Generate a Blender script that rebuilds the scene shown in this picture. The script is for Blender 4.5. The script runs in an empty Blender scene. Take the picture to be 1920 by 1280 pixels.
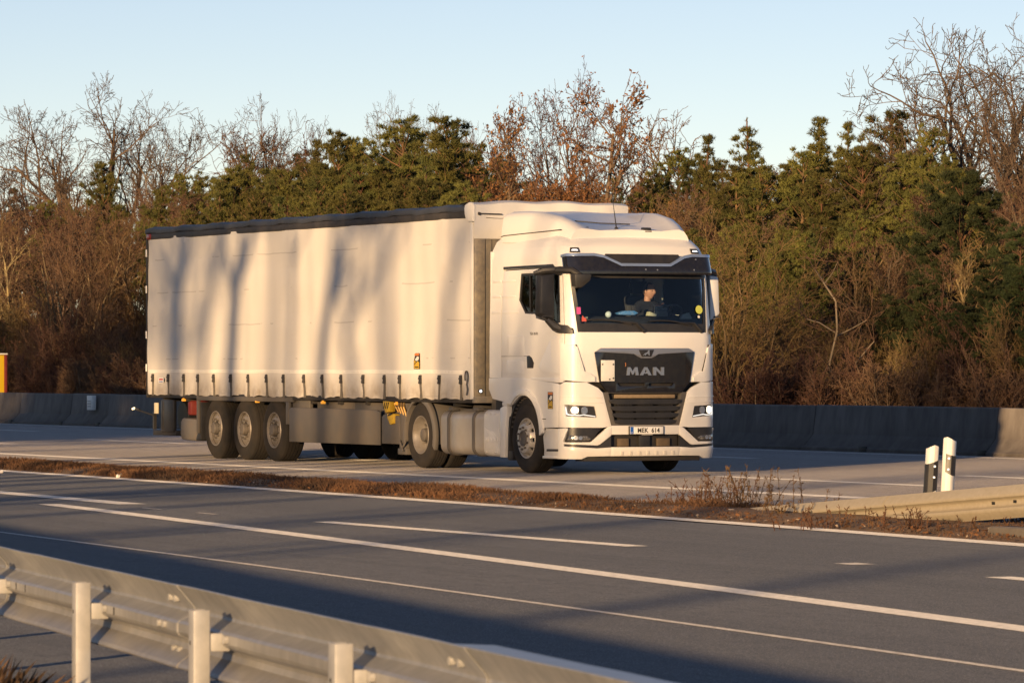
import bpy, bmesh, math, random
import numpy as np
from mathutils import Vector, Matrix, geometry
R = math.radians
C = bpy.context.scene.collection
SC = bpy.context.scene
# ------------------------------------------------------------------ camera
FPX, V0, HC = 8619.2, 685.8, 1.5777          # focal length and horizon in 1920 px units, eye height
cam_d = bpy.data.cameras.new('camera')
cam = bpy.data.objects.new('camera', cam_d); C.objects.link(cam)
cam.location = (0, 0, HC); cam.rotation_euler = (R(90), 0, 0)
cam_d.sensor_width = 36; cam_d.lens = 36 * FPX / 1920
cam_d.shift_y = (V0 - 640) / 1920
cam_d.clip_start = .5; cam_d.clip_end = 6000
cam_d.dof.use_dof = True; cam_d.dof.focus_distance = 70; cam_d.dof.aperture_fstop = 14
SC.camera = cam
# ------------------------------------------------------------------ sky and sun
SUN_AZ, SUN_EL = 23.3, 6.3                    # the sun stands behind the camera, to its left
SUN = Vector((-math.sin(R(SUN_AZ)) * math.cos(R(SUN_EL)), -math.cos(R(SUN_AZ)) * math.cos(R(SUN_EL)), math.sin(R(SUN_EL))))
world = bpy.data.worlds.new('World'); SC.world = world; world.use_nodes = True
nt = world.node_tree; bgn = nt.nodes['Background']
sky = nt.nodes.new('ShaderNodeTexSky'); sky.sky_type = 'NISHITA'; sky.sun_disc = False
sky.sun_elevation = R(SUN_EL); sky.sun_rotation = math.atan2(SUN.x, SUN.y)
sky.air_density = .6; sky.dust_density = 0; sky.ozone_density = .5; sky.altitude = 100
wb = nt.nodes.new('ShaderNodeMix'); wb.data_type = 'RGBA'; wb.blend_type = 'MULTIPLY'; wb.inputs[0].default_value = 1; wb.inputs[7].default_value = (1.09, 1.0, 1.13, 1)   # the camera's white balance
nt.links.new(sky.outputs[0], wb.inputs[6]); nt.links.new(wb.outputs[2], bgn.inputs[0]); bgn.inputs[1].default_value = .078
sl = bpy.data.lights.new('sun', 'SUN'); sl.energy = 4.3; sl.angle = R(.7); sl.color = (1, .645, .32)
so = bpy.data.objects.new('sun', sl); C.objects.link(so); so.rotation_euler = SUN.to_track_quat('Z', 'Y').to_euler()
SC.view_settings.view_transform = 'Standard'; SC.view_settings.look = 'None'
SC.view_settings.exposure = .70; SC.view_settings.gamma = 1
SC.view_settings.use_curve_mapping = False
SC.cycles.max_bounces = 6; SC.cycles.transparent_max_bounces = 12
SC.cycles.use_denoising = True
SC.cycles.caustics_reflective = False; SC.cycles.caustics_refractive = False
# ------------------------------------------------------------------ road frame: a along the motorway (towards the viewer), b across it
X0, Y0, TH = -.5569, 68.970, 1.12265
DV = Vector((math.cos(TH), -math.sin(TH), 0)); NV = Vector((math.sin(TH), math.cos(TH), 0))
P0 = Vector((X0, Y0, 0))
ROADM = Matrix.Translation(P0) @ Matrix.Rotation(-TH, 4, 'Z')
TRUCKM = Matrix.Translation(P0 + NV * 1.275) @ Matrix.Rotation(-TH, 4, 'Z')
def W(a, b, z=0): return P0 + DV * a + NV * b + Vector((0, 0, z))
def at_b(u, b):                               # plan point on the line b, seen at picture column u
    k = (u - 960) / FPX; Y = (b + NV.x * X0 + NV.y * Y0) / (NV.x * k + NV.y)
    return Vector((k * Y, Y, 0))
def hgt(v, Y): return HC + (V0 - v) * Y / FPX
rnd = random.Random(7)
# ------------------------------------------------------------------ tags
def tag(o, label=None, cat=None, group=None, kind=None):
    if label: o['label'] = label
    if cat: o['category'] = cat
    if group: o['group'] = group
    if kind: o['kind'] = kind
    return o
def empty(name, M=None, loc=None):
    o = bpy.data.objects.new(name, None); C.objects.link(o); o.empty_display_size = .2
    if M is not None: o.matrix_world = M
    elif loc is not None: o.location = loc
    return o
# ------------------------------------------------------------------ mesh building
class MB:
    def __init__(s): s.v, s.f, s.m = [], [], []
    def add(s, vs, fs, mi=0):
        o = len(s.v); s.v += [tuple(p) for p in vs]; s.f += [tuple(i + o for i in f) for f in fs]; s.m += [mi] * len(fs); return s
    def box(s, x0, x1, y0, y1, z0, z1, mi=0):
        return s.add([(x, y, z) for x in (x0, x1) for y in (y0, y1) for z in (z0, z1)],
            [(0, 1, 3, 2), (4, 6, 7, 5), (0, 4, 5, 1), (2, 3, 7, 6), (0, 2, 6, 4), (1, 5, 7, 3)], mi)
    def prism(s, poly, axis, lo, hi, mi=0):   # poly in the two other axes (x,z for y; y,z for x; x,y for z)
        n = len(poly); mk = {'y': lambda p, t: (p[0], t, p[1]), 'x': lambda p, t: (t, p[0], p[1]), 'z': lambda p, t: (p[0], p[1], t)}[axis]
        vs = [mk(p, lo) for p in poly] + [mk(p, hi) for p in poly]
        return s.add(vs, [tuple(range(n))[::-1], tuple(range(n, 2 * n))] + [(i, (i + 1) % n, n + (i + 1) % n, n + i) for i in range(n)], mi)
    def tube(s, pts, rad, n=8, mi=0, cap=True):
        pts = [Vector(p) for p in pts]; rad = rad if isinstance(rad, (list, tuple)) else [rad] * len(pts)
        vs, fs, up = [], [], None
        for i, p in enumerate(pts):
            t = (pts[min(i + 1, len(pts) - 1)] - pts[max(i - 1, 0)]).normalized()
            if up is None: up = t.orthogonal().normalized()
            up = (up - t * up.dot(t)).normalized(); w = t.cross(up)
            vs += [p + (up * math.cos(2 * math.pi * k / n) + w * math.sin(2 * math.pi * k / n)) * rad[i] for k in range(n)]
        for i in range(len(pts) - 1):
            fs += [(i * n + k, i * n + (k + 1) % n, i * n + n + (k + 1) % n, i * n + n + k) for k in range(n)]
        if cap: fs += [tuple(range(n))[::-1], tuple(range(len(vs) - n, len(vs)))]
        return s.add(vs, fs, mi)
    def lathe(s, prof, c, n=48, mi=0, close=True):   # prof of (radius, y), axis along y through c
        vs = [(c[0] + r * math.cos(2 * math.pi * k / n), c[1] + y, c[2] + r * math.sin(2 * math.pi * k / n)) for r, y in prof for k in range(n)]
        m = len(prof); fs = []
        for i in range(m if close else m - 1):
            j = (i + 1) % m
            fs += [(i * n + k, i * n + (k + 1) % n, j * n + (k + 1) % n, j * n + k) for k in range(n)]
        return s.add(vs, fs, mi)
    def mesh(s, name, mats, smooth=30, bevel=0, recalc=True):
        me = bpy.data.meshes.new(name); me.from_pydata(s.v, [], s.f)
        for m in (mats if isinstance(mats, (list, tuple)) else [mats]): me.materials.append(m)
        me.polygons.foreach_set('material_index', s.m)
        if recalc or bevel:
            bm = bmesh.new(); bm.from_mesh(me); bmesh.ops.recalc_face_normals(bm, faces=bm.faces)
            if bevel:
                es = [e for e in bm.edges if len(e.link_faces) == 2 and e.calc_face_angle(0) > R(28)]
                bmesh.ops.bevel(bm, geom=es, offset=bevel, segments=2, profile=.5, affect='EDGES', clamp_overlap=True)
            bm.to_mesh(me); bm.free()
        if smooth:
            me.polygons.foreach_set('use_smooth', [True] * len(me.polygons)); me.set_sharp_from_angle(angle=R(smooth))
        return me
    def build(s, name, mats, parent=None, M=None, **kw):
        return put(name, s.mesh(name, mats, **kw), parent, M)
def put(name, me, parent=None, M=None):
    o = bpy.data.objects.new(name, me); C.objects.link(o)
    if parent is not None: o.parent = parent
    if M is not None: o.matrix_world = M
    return o
def boolean(o, cutter_me, op='DIFFERENCE', smooth=30):
    c = put('cutter', cutter_me); par, mb = o.parent, o.matrix_basis.copy()
    o.parent = None; o.matrix_basis = Matrix()
    md = o.modifiers.new('b', 'BOOLEAN'); md.object = c; md.operation = op; md.solver = 'EXACT'
    md.use_self = True
    me = bpy.data.meshes.new_from_object(o.evaluated_get(bpy.context.evaluated_depsgraph_get()))
    o.modifiers.clear(); o.data = me; o.parent = par; o.matrix_basis = mb
    bpy.data.objects.remove(c)
    me.polygons.foreach_set('use_smooth', [True] * len(me.polygons)); me.set_sharp_from_angle(angle=R(smooth))
    return o
# ------------------------------------------------------------------ materials
def nod(nt, t, **kw):
    n = nt.nodes.new(t)
    for k, v in kw.items(): setattr(n, k, v)
    return n
def mat(name, col, rough=.5, metal=0, var=None, bump=None, spec=.5, coat=0, drough=0, emit=None, coords='Object', stretch=None, dirt=None):
    """var = (scale, amount, second colour); bump = (scale, strength, distance); dirt = (colour, z0, z1, amount): road grime thinning upwards from z0 to z1"""
    m = bpy.data.materials.new(name); m.use_nodes = True; nt = m.node_tree; b = nt.nodes['Principled BSDF']; L = nt.links.new
    b.inputs['Base Color'].default_value = (*col, 1); b.inputs['Roughness'].default_value = rough; b.inputs['Metallic'].default_value = metal
    b.inputs['Specular IOR Level'].default_value = spec; b.inputs['Coat Weight'].default_value = coat; b.inputs['Coat Roughness'].default_value = .08
    if drough: b.inputs['Diffuse Roughness'].default_value = drough
    if emit: b.inputs['Emission Color'].default_value = (*emit[0], 1); b.inputs['Emission Strength'].default_value = emit[1]
    tc = nod(nt, 'ShaderNodeTexCoord'); vec = tc.outputs[coords]
    if stretch:
        mp = nod(nt, 'ShaderNodeMapping'); mp.inputs['Scale'].default_value = stretch; L(vec, mp.inputs[0]); vec = mp.outputs[0]
    cur = None
    if var:
        n = nod(nt, 'ShaderNodeTexNoise'); n.inputs['Scale'].default_value = var[0]; n.inputs['Detail'].default_value = 6; n.inputs['Roughness'].default_value = .65
        L(vec, n.inputs['Vector'])
        rp = nod(nt, 'ShaderNodeValToRGB'); rp.color_ramp.elements[0].position = .38; rp.color_ramp.elements[1].position = .66
        L(n.outputs['Fac'], rp.inputs[0])
        ml = nod(nt, 'ShaderNodeMath', operation='MULTIPLY'); ml.inputs[1].default_value = var[1]; L(rp.outputs[0], ml.inputs[0])
        mx = nod(nt, 'ShaderNodeMix', data_type='RGBA'); mx.inputs[6].default_value = (*col, 1); mx.inputs[7].default_value = (*var[2], 1)
        L(ml.outputs[0], mx.inputs[0]); cur = mx.outputs[2]
    if dirt:
        sp = nod(nt, 'ShaderNodeSeparateXYZ'); L(tc.outputs['Object'], sp.inputs[0])
        mr = nod(nt, 'ShaderNodeMapRange'); mr.inputs[1].default_value = dirt[1]; mr.inputs[2].default_value = dirt[2]; mr.inputs[3].default_value = 1; mr.inputs[4].default_value = 0
        L(sp.outputs[2], mr.inputs[0])
        n2 = nod(nt, 'ShaderNodeTexNoise'); n2.inputs['Scale'].default_value = 2.5; n2.inputs['Detail'].default_value = 8; n2.inputs['Roughness'].default_value = .7
        L(tc.outputs['Object'], n2.inputs['Vector'])
        m2 = nod(nt, 'ShaderNodeMath', operation='MULTIPLY'); L(mr.outputs[0], m2.inputs[0])
        mr2 = nod(nt, 'ShaderNodeMapRange'); mr2.inputs[1].default_value = .3; mr2.inputs[2].default_value = .7; mr2.inputs[3].default_value = .25; mr2.inputs[4].default_value = dirt[3]
        L(n2.outputs['Fac'], mr2.inputs[0]); L(mr2.outputs[0], m2.inputs[1])
        mx2 = nod(nt, 'ShaderNodeMix', data_type='RGBA'); L(m2.outputs[0], mx2.inputs[0]); mx2.inputs[7].default_value = (*dirt[0], 1)
        if cur is not None: L(cur, mx2.inputs[6])
        else: mx2.inputs[6].default_value = (*col, 1)
        cur = mx2.outputs[2]
    if cur is not None: L(cur, b.inputs['Base Color'])
    if bump:
        n3 = nod(nt, 'ShaderNodeTexNoise'); n3.inputs['Scale'].default_value = bump[0]; n3.inputs['Detail'].default_value = 5; L(vec, n3.inputs['Vector'])
        bp = nod(nt, 'ShaderNodeBump'); bp.inputs['Strength'].default_value = bump[1]; bp.inputs['Distance'].default_value = bump[2]
        L(n3.outputs['Fac'], bp.inputs['Height']); L(bp.outputs[0], b.inputs['Normal'])
    return m
DUST = (.20, .155, .11)
PAINT = mat('white_paint', (.80, .79, .77), 34 * .01, coat=.15, var=(1.3, .12, (.68, .65, .60)), dirt=((.42, .37, .31), .2, 1.5, .35), bump=(2.2, .015, .02))
PAINT2 = mat('white_plastic', (.74, .73, .71), .42, var=(2.5, .25, (.6, .57, .52)), dirt=((.40, .35, .29), .15, 1.3, .55))
BLACKP = mat('black_plastic', (.022, .022, .024), .42, var=(5, .5, (.05, .046, .042)), bump=(60, .08, .004))
GLOSSB = mat('gloss_black', (.012, .012, .016), .16, coat=.6, var=(14, .5, (.03, .028, .026)))
GREYP = mat('grey_plastic', (.12, .115, .11), .55, var=(3, .6, (.15, .12, .09)), bump=(8, .05, .01))
CHROME = mat('brushed_chrome', (.55, .56, .58), .28, .85)
SATIN = mat('satin_silver', (.42, .43, .46), .35, .75)
BLUECH = mat('blue_grey_trim', (.35, .45, .62), .28, .6)
RUBBER = mat('tyre_rubber', (.017, .016, .015), .85, var=(4, .7, (.036, .029, .023)), spec=.3, drough=.6)
RUBBERN = mat('tyre_rubber_fresh', (.017, .016, .016), .8, var=(4, .5, (.042, .034, .027)), spec=.3, drough=.6)
RIM = mat('dull_alloy', (.30, .275, .25), .45, .4, var=(6, .6, (.17, .14, .11)))
RIM2 = mat('polished_alloy', (.56, .53, .49), .42, .4, var=(8, .6, (.40, .34, .27)))
DARKST = mat('chassis_black', (.018, .017, .017), .6, var=(3, .6, (.05, .042, .034)))
UNDER = mat('dusty_grey_metal', (.105, .098, .09), .55, .1, var=(2.5, .7, (.145, .12, .095)), bump=(5, .04, .01))
ALU = mat('tank_aluminium', (.50, .47, .43), .42, .45, var=(2.2, .6, (.40, .34, .27)), bump=(3, .05, .02))
DIRTALU = mat('dirty_bulkhead', (.25, .23, .20), .5, .35, var=(9, .9, (.42, .35, .25)), bump=(20, .2, .01))
AMBER = mat('amber_lens', (.75, .28, .03), .2, emit=((1, .45, .05), .35))
REDP = mat('red_plastic', (.13, .013, .011), .45, var=(4, .5, (.2, .05, .04)))
YELP = mat('yellow_plastic', (.62, .40, .03), .5, var=(6, .5, (.35, .22, .04)))
STRAPM = mat('grey_webbing', (.10, .095, .09), .75, var=(20, .5, (.19, .17, .14)))
REFLECT = mat('reflective_tape', (.93, .91, .86), .4, var=(30, .3, (.8, .77, .72)))
CHARC = mat('charcoal_trim', (.03, .03, .033), .6, var=(3, .6, (.075, .065, .06)), bump=(6, .1, .02))
HEADL = mat('headlamp_on', (1, 1, 1), .2, emit=((1, .84, .6), 2.2))
DRL = mat('led_strip', (.4, .4, .4), .3, emit=((1, .97, .9), .55))
MARKW = mat('white_marker_lamp', (.9, .9, .9), .2, emit=((.92, .96, 1), .9))
LENS = mat('smoked_lens', (.05, .05, .055), .12, coat=.8, var=(20, .6, (.35, .33, .3)))
WHITEP = mat('white_enamel', (.80, .79, .75), .45, var=(6, .4, (.62, .58, .5)))
PLATEW = mat('plate_white', (.82, .82, .80), .35)
PLATEB = mat('plate_blue', (.02, .11, .45), .4)
INK = mat('black_ink', (.015, .015, .015), .6)
SKIN = mat('skin', (.52, .27, .19), .55)
HAIR = mat('dark_hair', (.03, .022, .018), .7)
NAVY = mat('navy_cloth', (.012, .014, .024), .9)
DASHM = mat('dashboard_grey', (.035, .037, .042), .7)
SEATM = mat('seat_fabric', (.05, .05, .055), .9)
def glass_mat(name, tint, ior=1.5, refl=(1, 1, 1)):
    m = bpy.data.materials.new(name); m.use_nodes = True; nt = m.node_tree; nt.nodes.clear(); L = nt.links.new
    o = nod(nt, 'ShaderNodeOutputMaterial'); mx = nod(nt, 'ShaderNodeMixShader'); t = nod(nt, 'ShaderNodeBsdfTransparent'); g = nod(nt, 'ShaderNodeBsdfGlossy')
    fr = nod(nt, 'ShaderNodeFresnel'); fr.inputs[0].default_value = ior; t.inputs[0].default_value = (*tint, 1); g.inputs[0].default_value = (*refl, 1); g.inputs[1].default_value = .02
    L(fr.outputs[0], mx.inputs[0]); L(t.outputs[0], mx.inputs[1]); L(g.outputs[0], mx.inputs[2]); L(mx.outputs[0], o.inputs[0]); return m
GLASS = glass_mat('windscreen_glass', (.92, .97, .99), 1.33)
SGLASS = glass_mat('side_glass', (.22, .25, .25), 1.45)

def curtain_mat():
    m = mat('tarpaulin', (.70, .68, .645), .5, var=(.8, .22, (.64, .60, .54)), dirt=((.30, .255, .205), 1.16, 1.47, 1.0), spec=.35)
    nt = m.node_tree; L = nt.links.new; b = nt.nodes['Principled BSDF']
    tc = nod(nt, 'ShaderNodeTexCoord'); sp = nod(nt, 'ShaderNodeSeparateXYZ'); L(tc.outputs['Object'], sp.inputs[0])
    nz = nod(nt, 'ShaderNodeTexNoise'); nz.inputs['Scale'].default_value = .9; nz.inputs['Detail'].default_value = 5; L(tc.outputs['Object'], nz.inputs['Vector'])
    # faint webbing belts, and the shade of creases painted as darker lines along the sheet
    ad = nod(nt, 'ShaderNodeMath', operation='MULTIPLY_ADD'); ad.inputs[1].default_value = .10; L(nz.outputs['Fac'], ad.inputs[0]); L(sp.outputs[2], ad.inputs[2])
    md = nod(nt, 'ShaderNodeMath', operation='MODULO'); md.inputs[1].default_value = .58; L(ad.outputs[0], md.inputs[0])
    lt = nod(nt, 'ShaderNodeMath', operation='LESS_THAN'); lt.inputs[1].default_value = .022; L(md.outputs[0], lt.inputs[0])
    gt = nod(nt, 'ShaderNodeMath', operation='GREATER_THAN'); gt.inputs[1].default_value = .53; L(nz.outputs['Fac'], gt.inputs[0])
    mu = nod(nt, 'ShaderNodeMath', operation='MULTIPLY'); L(lt.outputs[0], mu.inputs[0]); L(gt.outputs[0], mu.inputs[1])
    m3 = nod(nt, 'ShaderNodeMath', operation='MULTIPLY'); m3.inputs[1].default_value = .42; L(mu.outputs[0], m3.inputs[0])
    prev = b.inputs['Base Color'].links[0].from_socket
    mx = nod(nt, 'ShaderNodeMix', data_type='RGBA'); L(m3.outputs[0], mx.inputs[0]); L(prev, mx.inputs[6]); mx.inputs[7].default_value = (.34, .32, .30, 1)
    L(mx.outputs[2], b.inputs['Base Color'])
    wv = nod(nt, 'ShaderNodeTexNoise'); wv.inputs['Scale'].default_value = 1; wv.inputs['Detail'].default_value = 4
    mp = nod(nt, 'ShaderNodeMapping'); mp.inputs['Scale'].default_value = (1.2, 1, 7); L(tc.outputs['Object'], mp.inputs[0]); L(mp.outputs[0], wv.inputs['Vector'])
    bp = nod(nt, 'ShaderNodeBump'); bp.inputs['Strength'].default_value = .16; bp.inputs['Distance'].default_value = .05; L(wv.outputs['Fac'], bp.inputs['Height']); L(bp.outputs[0], b.inputs['Normal'])
    return m
CURTAIN = curtain_mat()

def asphalt(name, col, col2, track, specks=.0, bs=1.0):
    """object coordinates: x along the road, y across it"""
    m = bpy.data.materials.new(name); m.use_nodes = True; nt = m.node_tree; b = nt.nodes['Principled BSDF']; L = nt.links.new
    b.inputs['Roughness'].default_value = .78; b.inputs['Specular IOR Level'].default_value = .35; b.inputs['Diffuse Roughness'].default_value = 1
    tc = nod(nt, 'ShaderNodeTexCoord'); O = tc.outputs['Object']
    def noise(scale, st, det=5, rg=.6):
        mp = nod(nt, 'ShaderNodeMapping'); mp.inputs['Scale'].default_value = st; L(O, mp.inputs[0])
        n = nod(nt, 'ShaderNodeTexNoise'); n.inputs['Scale'].default_value = scale; n.inputs['Detail'].default_value = det; n.inputs['Roughness'].default_value = rg; L(mp.outputs[0], n.inputs['Vector']); return n.outputs['Fac']
    def mixc(f, a, c, lo=.35, hi=.65):
        mr = nod(nt, 'ShaderNodeMapRange'); mr.inputs[1].default_value = lo; mr.inputs[2].default_value = hi; L(f, mr.inputs[0])
        mx = nod(nt, 'ShaderNodeMix', data_type='RGBA'); L(mr.outputs[0], mx.inputs[0])
        for s_, q in ((6, a), (7, c)):
            if isinstance(q, tuple): mx.inputs[s_].default_value = (*q, 1)
            else: L(q, mx.inputs[s_])
        return mx.outputs[2]
    c1 = mixc(noise(.35, (.12, 1, 1)), col, col2)                      # long worn bands along the lanes
    c2 = mixc(noise(1.1, (.03, 1.3, 1), 3), c1, track, .50, .75)      # tyre tracks
    c2 = mixc(noise(7, (.5, 1, 1), 4, .7), c2, tuple(q * .72 for q in col), .46, .70)   # blotches and patches
    c2 = mixc(noise(28, (1, 1, 1), 3, .8), c2, tuple(min(1, q * 1.5) for q in col2), .54, .70)
    c3 = mixc(noise(90, (1, 1, 1), 2), c2, tuple(q * .45 for q in col), .48, .66)   # grain
    c4 = mixc(noise(150, (1, 1, 1), 1), c3, tuple(min(1, q * 2.4) for q in col2), .58, .70)
    c4 = mixc(noise(48, (1, 1, 1), 1), c4, tuple(min(1, q * 2.2) for q in col2), .62, .72)
    if specks: c4 = mixc(noise(38, (1, 1, 1), 2), c4, (.62, .56, .48), .695, .72)
    L(c4, b.inputs['Base Color'])
    bp = nod(nt, 'ShaderNodeBump'); bp.inputs['Strength'].default_value = .9 * bs; bp.inputs['Distance'].default_value = .012; L(noise(70, (1, 1, 1), 4), bp.inputs['Height']); L(bp.outputs[0], b.inputs['Normal'])
    return m
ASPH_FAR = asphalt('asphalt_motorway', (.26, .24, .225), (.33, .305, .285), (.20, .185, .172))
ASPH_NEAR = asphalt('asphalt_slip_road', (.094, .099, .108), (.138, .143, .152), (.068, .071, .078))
ASPH_EDGE = asphalt('asphalt_verge', (.105, .10, .098), (.14, .13, .125), (.085, .08, .078), specks=1)
LINEP = mat('road_paint', (.70, .68, .64), .6, var=(16, .7, (.33, .31, .28)), drough=.8, bump=(70, .5, .008))
LINEW = mat('worn_road_paint', (.55, .53, .50), .6, var=(14, .8, (.22, .20, .18)), drough=.8, bump=(70, .5, .008))
SOIL = mat('soil', (.075, .05, .032), .95, var=(3, .7, (.13, .085, .05)), bump=(14, .8, .05), drough=1)
FLOOR = mat('leaf_litter', (.10, .062, .035), .95, var=(1.2, .8, (.055, .036, .022)), bump=(5, .8, .1), drough=1)
CONC = mat('barrier_concrete', (.20, .18, .16), .85, var=(2.2, .85, (.115, .10, .088)), bump=(24, .35, .01), drough=.8, dirt=((.07, .06, .05), 0, .5, .85), stretch=(1.6, 1.6, .45))
GALV = mat('galvanised_steel', (.33, .34, .35), .42, .45, var=(11, .55, (.52, .52, .52)), bump=(40, .06, .003), stretch=(1.3, 1, .6), dirt=((.24, .20, .15), .40, .70, .55))
GALVP = mat('galvanised_post', (.42, .42, .41), .5, .35, var=(9, .7, (.58, .57, .55)), bump=(14, .06, .006))
OLDGALV = mat('weathered_steel_rail', (.42, .37, .27), .55, .2, var=(16, .6, (.52, .46, .36)), bump=(24, .1, .005), dirt=((.24, .18, .11), -.1, .4, .35))
# ================================================================== the setting
def sheet(name, poly, z, m, kind='structure', cuts=None, M=ROADM):
    mb = MB(); mb.add([(a, b, z) for a, b in poly], [tuple(range(len(poly)))])
    me = mb.mesh(name, m, smooth=0, recalc=False)
    if me.polygons[0].normal.z < 0: me.flip_normals()
    return tag(put(name, me, None, M), kind=kind)
# ground: one sheet to the horizon, rising gently under the wood
def ground():
    A = np.array([-4000, -1500, -600] + list(np.linspace(-260, 140, 41)) + [400, 1500, 4000], float)
    B = np.array([-4000, -1200, -400, -120, -60, -30, 12, 24, 33] + list(np.linspace(38, 130, 24)) + [200, 400, 1200, 4000], float)
    rs = np.random.RandomState(3); v = []
    for b in B:
        for a in A:
            h = -.06
            if b > 30: h += min(1, (b - 30) / 60) * 5.2
            if 34 < b < 140: h += rs.uniform(-.25, .25)
            v.append((a, b, h))
    n = len(A); f = [(j * n + i, j * n + i + 1, j * n + n + i + 1, j * n + n + i) for j in range(len(B) - 1) for i in range(n - 1)]
    mb = MB(); mb.add(v, f); o = mb.build('ground', FLOOR, None, ROADM, smooth=180, recalc=False); return tag(o, kind='structure')
ground()
def terrain_z(a, b): return -.06 + (min(1, (b - 30) / 60) * 5.2 if b > 30 else 0)
sheet('soil_strip', [(-400, -9), (120, -9), (120, -2.6), (-400, -2.6)], -.03, SOIL)
# motorway carriageway (far) and slip road (near)
far_road = sheet('motorway_carriageway', [(-400, -4.4), (-6, -4.5), (5, -5.0), (11, -5.2), (20, -5.6), (160, -6.2), (160, 13.6), (-400, 13.6)], .0, ASPH_FAR)
opp_road = sheet('opposite_carriageway', [(-400, 14.2), (160, 14.2), (160, 30), (-400, 30)], .0, ASPH_FAR)
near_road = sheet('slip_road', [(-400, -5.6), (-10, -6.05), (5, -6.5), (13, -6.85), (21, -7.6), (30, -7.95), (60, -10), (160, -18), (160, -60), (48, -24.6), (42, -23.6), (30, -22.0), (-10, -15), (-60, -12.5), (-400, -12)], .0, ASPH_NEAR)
verge = sheet('paved_verge', [(-10, -15), (30, -22.0), (42, -23.6), (48, -24.6), (160, -60), (160, -80), (48, -30.0), (30, -27), (-10, -20)], -.006, ASPH_EDGE)
def ribbon(pts, w):
    vs, fs = [], []
    for i, (a, b) in enumerate(pts):
        p, q = pts[max(i - 1, 0)], pts[min(i + 1, len(pts) - 1)]
        t = Vector((q[0] - p[0], q[1] - p[1])).normalized(); nn = Vector((-t.y, t.x)) * w / 2
        vs += [(a + nn.x, b + nn.y, .004), (a - nn.x, b - nn.y, .004)]
    return vs, [(2 * i + 1, 2 * i + 3, 2 * i + 2, 2 * i) for i in range(len(pts) - 1)]
def line(name, parent, pts, w, m=LINEP):
    mb = MB(); mb.add(*ribbon(pts, w)); me = mb.mesh(name, m, smooth=0, recalc=False)
    o = put(name, me, parent); return o
def smooth_pts(pts, n=40):
    pts = sorted(pts); A = np.array([p[0] for p in pts]); Bv = np.array([p[1] for p in pts]); k = np.polyfit(A, Bv, 2)
    return [(a, float(np.polyval(k, a))) for a in np.linspace(A[0], A[-1], n)]
line('edge_line', far_road, [(-300, -1.82), (120, -1.82)], .40)
line('edge_line', far_road, [(-300, 12.2), (120, 12.2)], .32)
for b, s in ((1.75, 4.5), (5.08, -30.4), (8.35, -12.5)):
    for k in range(-4, 4):
        a0 = s + 18 * k
        if -75 < a0 < 25: line('lane_dash', far_road, [(a0, b), (a0 + 6, b)], .30)
line('edge_line', near_road, [(-120, -3.6), (-60, -5.2), (-30, -5.85)] + smooth_pts([(-14, -6.12), (-3.2, -6.37), (2.95, -6.52), (7.5, -6.65), (12, -6.8), (21.3, -7.42), (27.7, -7.75)]) + [(45, -8.9), (90, -12)], .32)
line('lane_dash', near_road, [(19.63, -10.94), (26.65, -10.98)], .23)
line('lane_dash', near_road, [(33.0, -11.22), (40, -11.5)], .23)
line('road_mark', near_road, [(30.42, -11.05), (30.72, -11.05)], .22, LINEW)
line('broad_dash', near_road, [(3, -10.1), (7.97, -10.3), (13.25, -10.56)], .34)
line('edge_line', near_road, smooth_pts([(12.84, -11.4), (18, -12.02), (23.6, -12.68), (29.12, -13.35), (33.16, -13.88), (38.93, -14.68)]) + [(60, -17.9)], .25)
line('asphalt_seam', near_road, smooth_pts([(14, -14.42), (21.04, -14.88), (26.26, -15.2), (31.07, -15.68), (37.25, -16.2), (42.13, -16.7)]) + [(60, -18.6)], .07, LINEW)
# small worn remains of an old marking
for a, b in ((14.6, -10.95), (16.4, -11.02)): line('worn_mark', near_road, [(a, b), (a + .6, b - .02)], .06, LINEW)
# ------------------------------------------------------------------ concrete step barrier
bar = empty('concrete_barrier', ROADM); tag(bar, 'long grey concrete barrier wall along the far side of the motorway', 'barrier')
prof = [(12.92, -.03), (12.92, .06), (13.02, .09), (13.20, .30), (13.27, .82), (13.29, .84), (13.49, .84), (13.51, .82), (13.58, .30), (13.76, .09), (13.86, .06), (13.86, -.03)]
bcuts = [-160, -118, -84, -71.6, -64.6, -57.4, -54.6 + 1.2, -50.6, -44.3, -38.1, -31.9, -25.7, -19.5, -13.1, -6.6, .2, 6.4, 12.6, 30, 60]
for i in range(len(bcuts) - 1):
    mb = MB(); mb.prism([(b, z) for b, z in prof], 'x', bcuts[i] + .012, bcuts[i + 1] - .012)
    o = mb.build('barrier_segment', CONC, bar, bevel=.012)
    o.location = (0, rnd.uniform(-.012, .012), rnd.uniform(-.008, .006))
for a in (-57.4, -53.4, -50.6, -44.3, -31.9, -19.5, -10.75, -6.6, 6.4):
    mb = MB(); mb.box(a - .14, a + .14, 12.905, 12.935, -.02, .105); o = mb.build('drain_slot', INK, bar, bevel=.02)
pl = MB(); pl.box(-51.66, -51.26, 13.02, 13.13, .42, .80, 0)
for k in range(3): pl.box(-51.60, -51.34, 13.008, 13.03, .50 + .07 * k, .53 + .07 * k, 1)
q = pl.build('number_plate', [WHITEP, mat('faded_print', (.35, .35, .36), .6)], bar, bevel=.004); q['label'] = 'small white plate with grey print near the top of the barrier'
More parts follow.
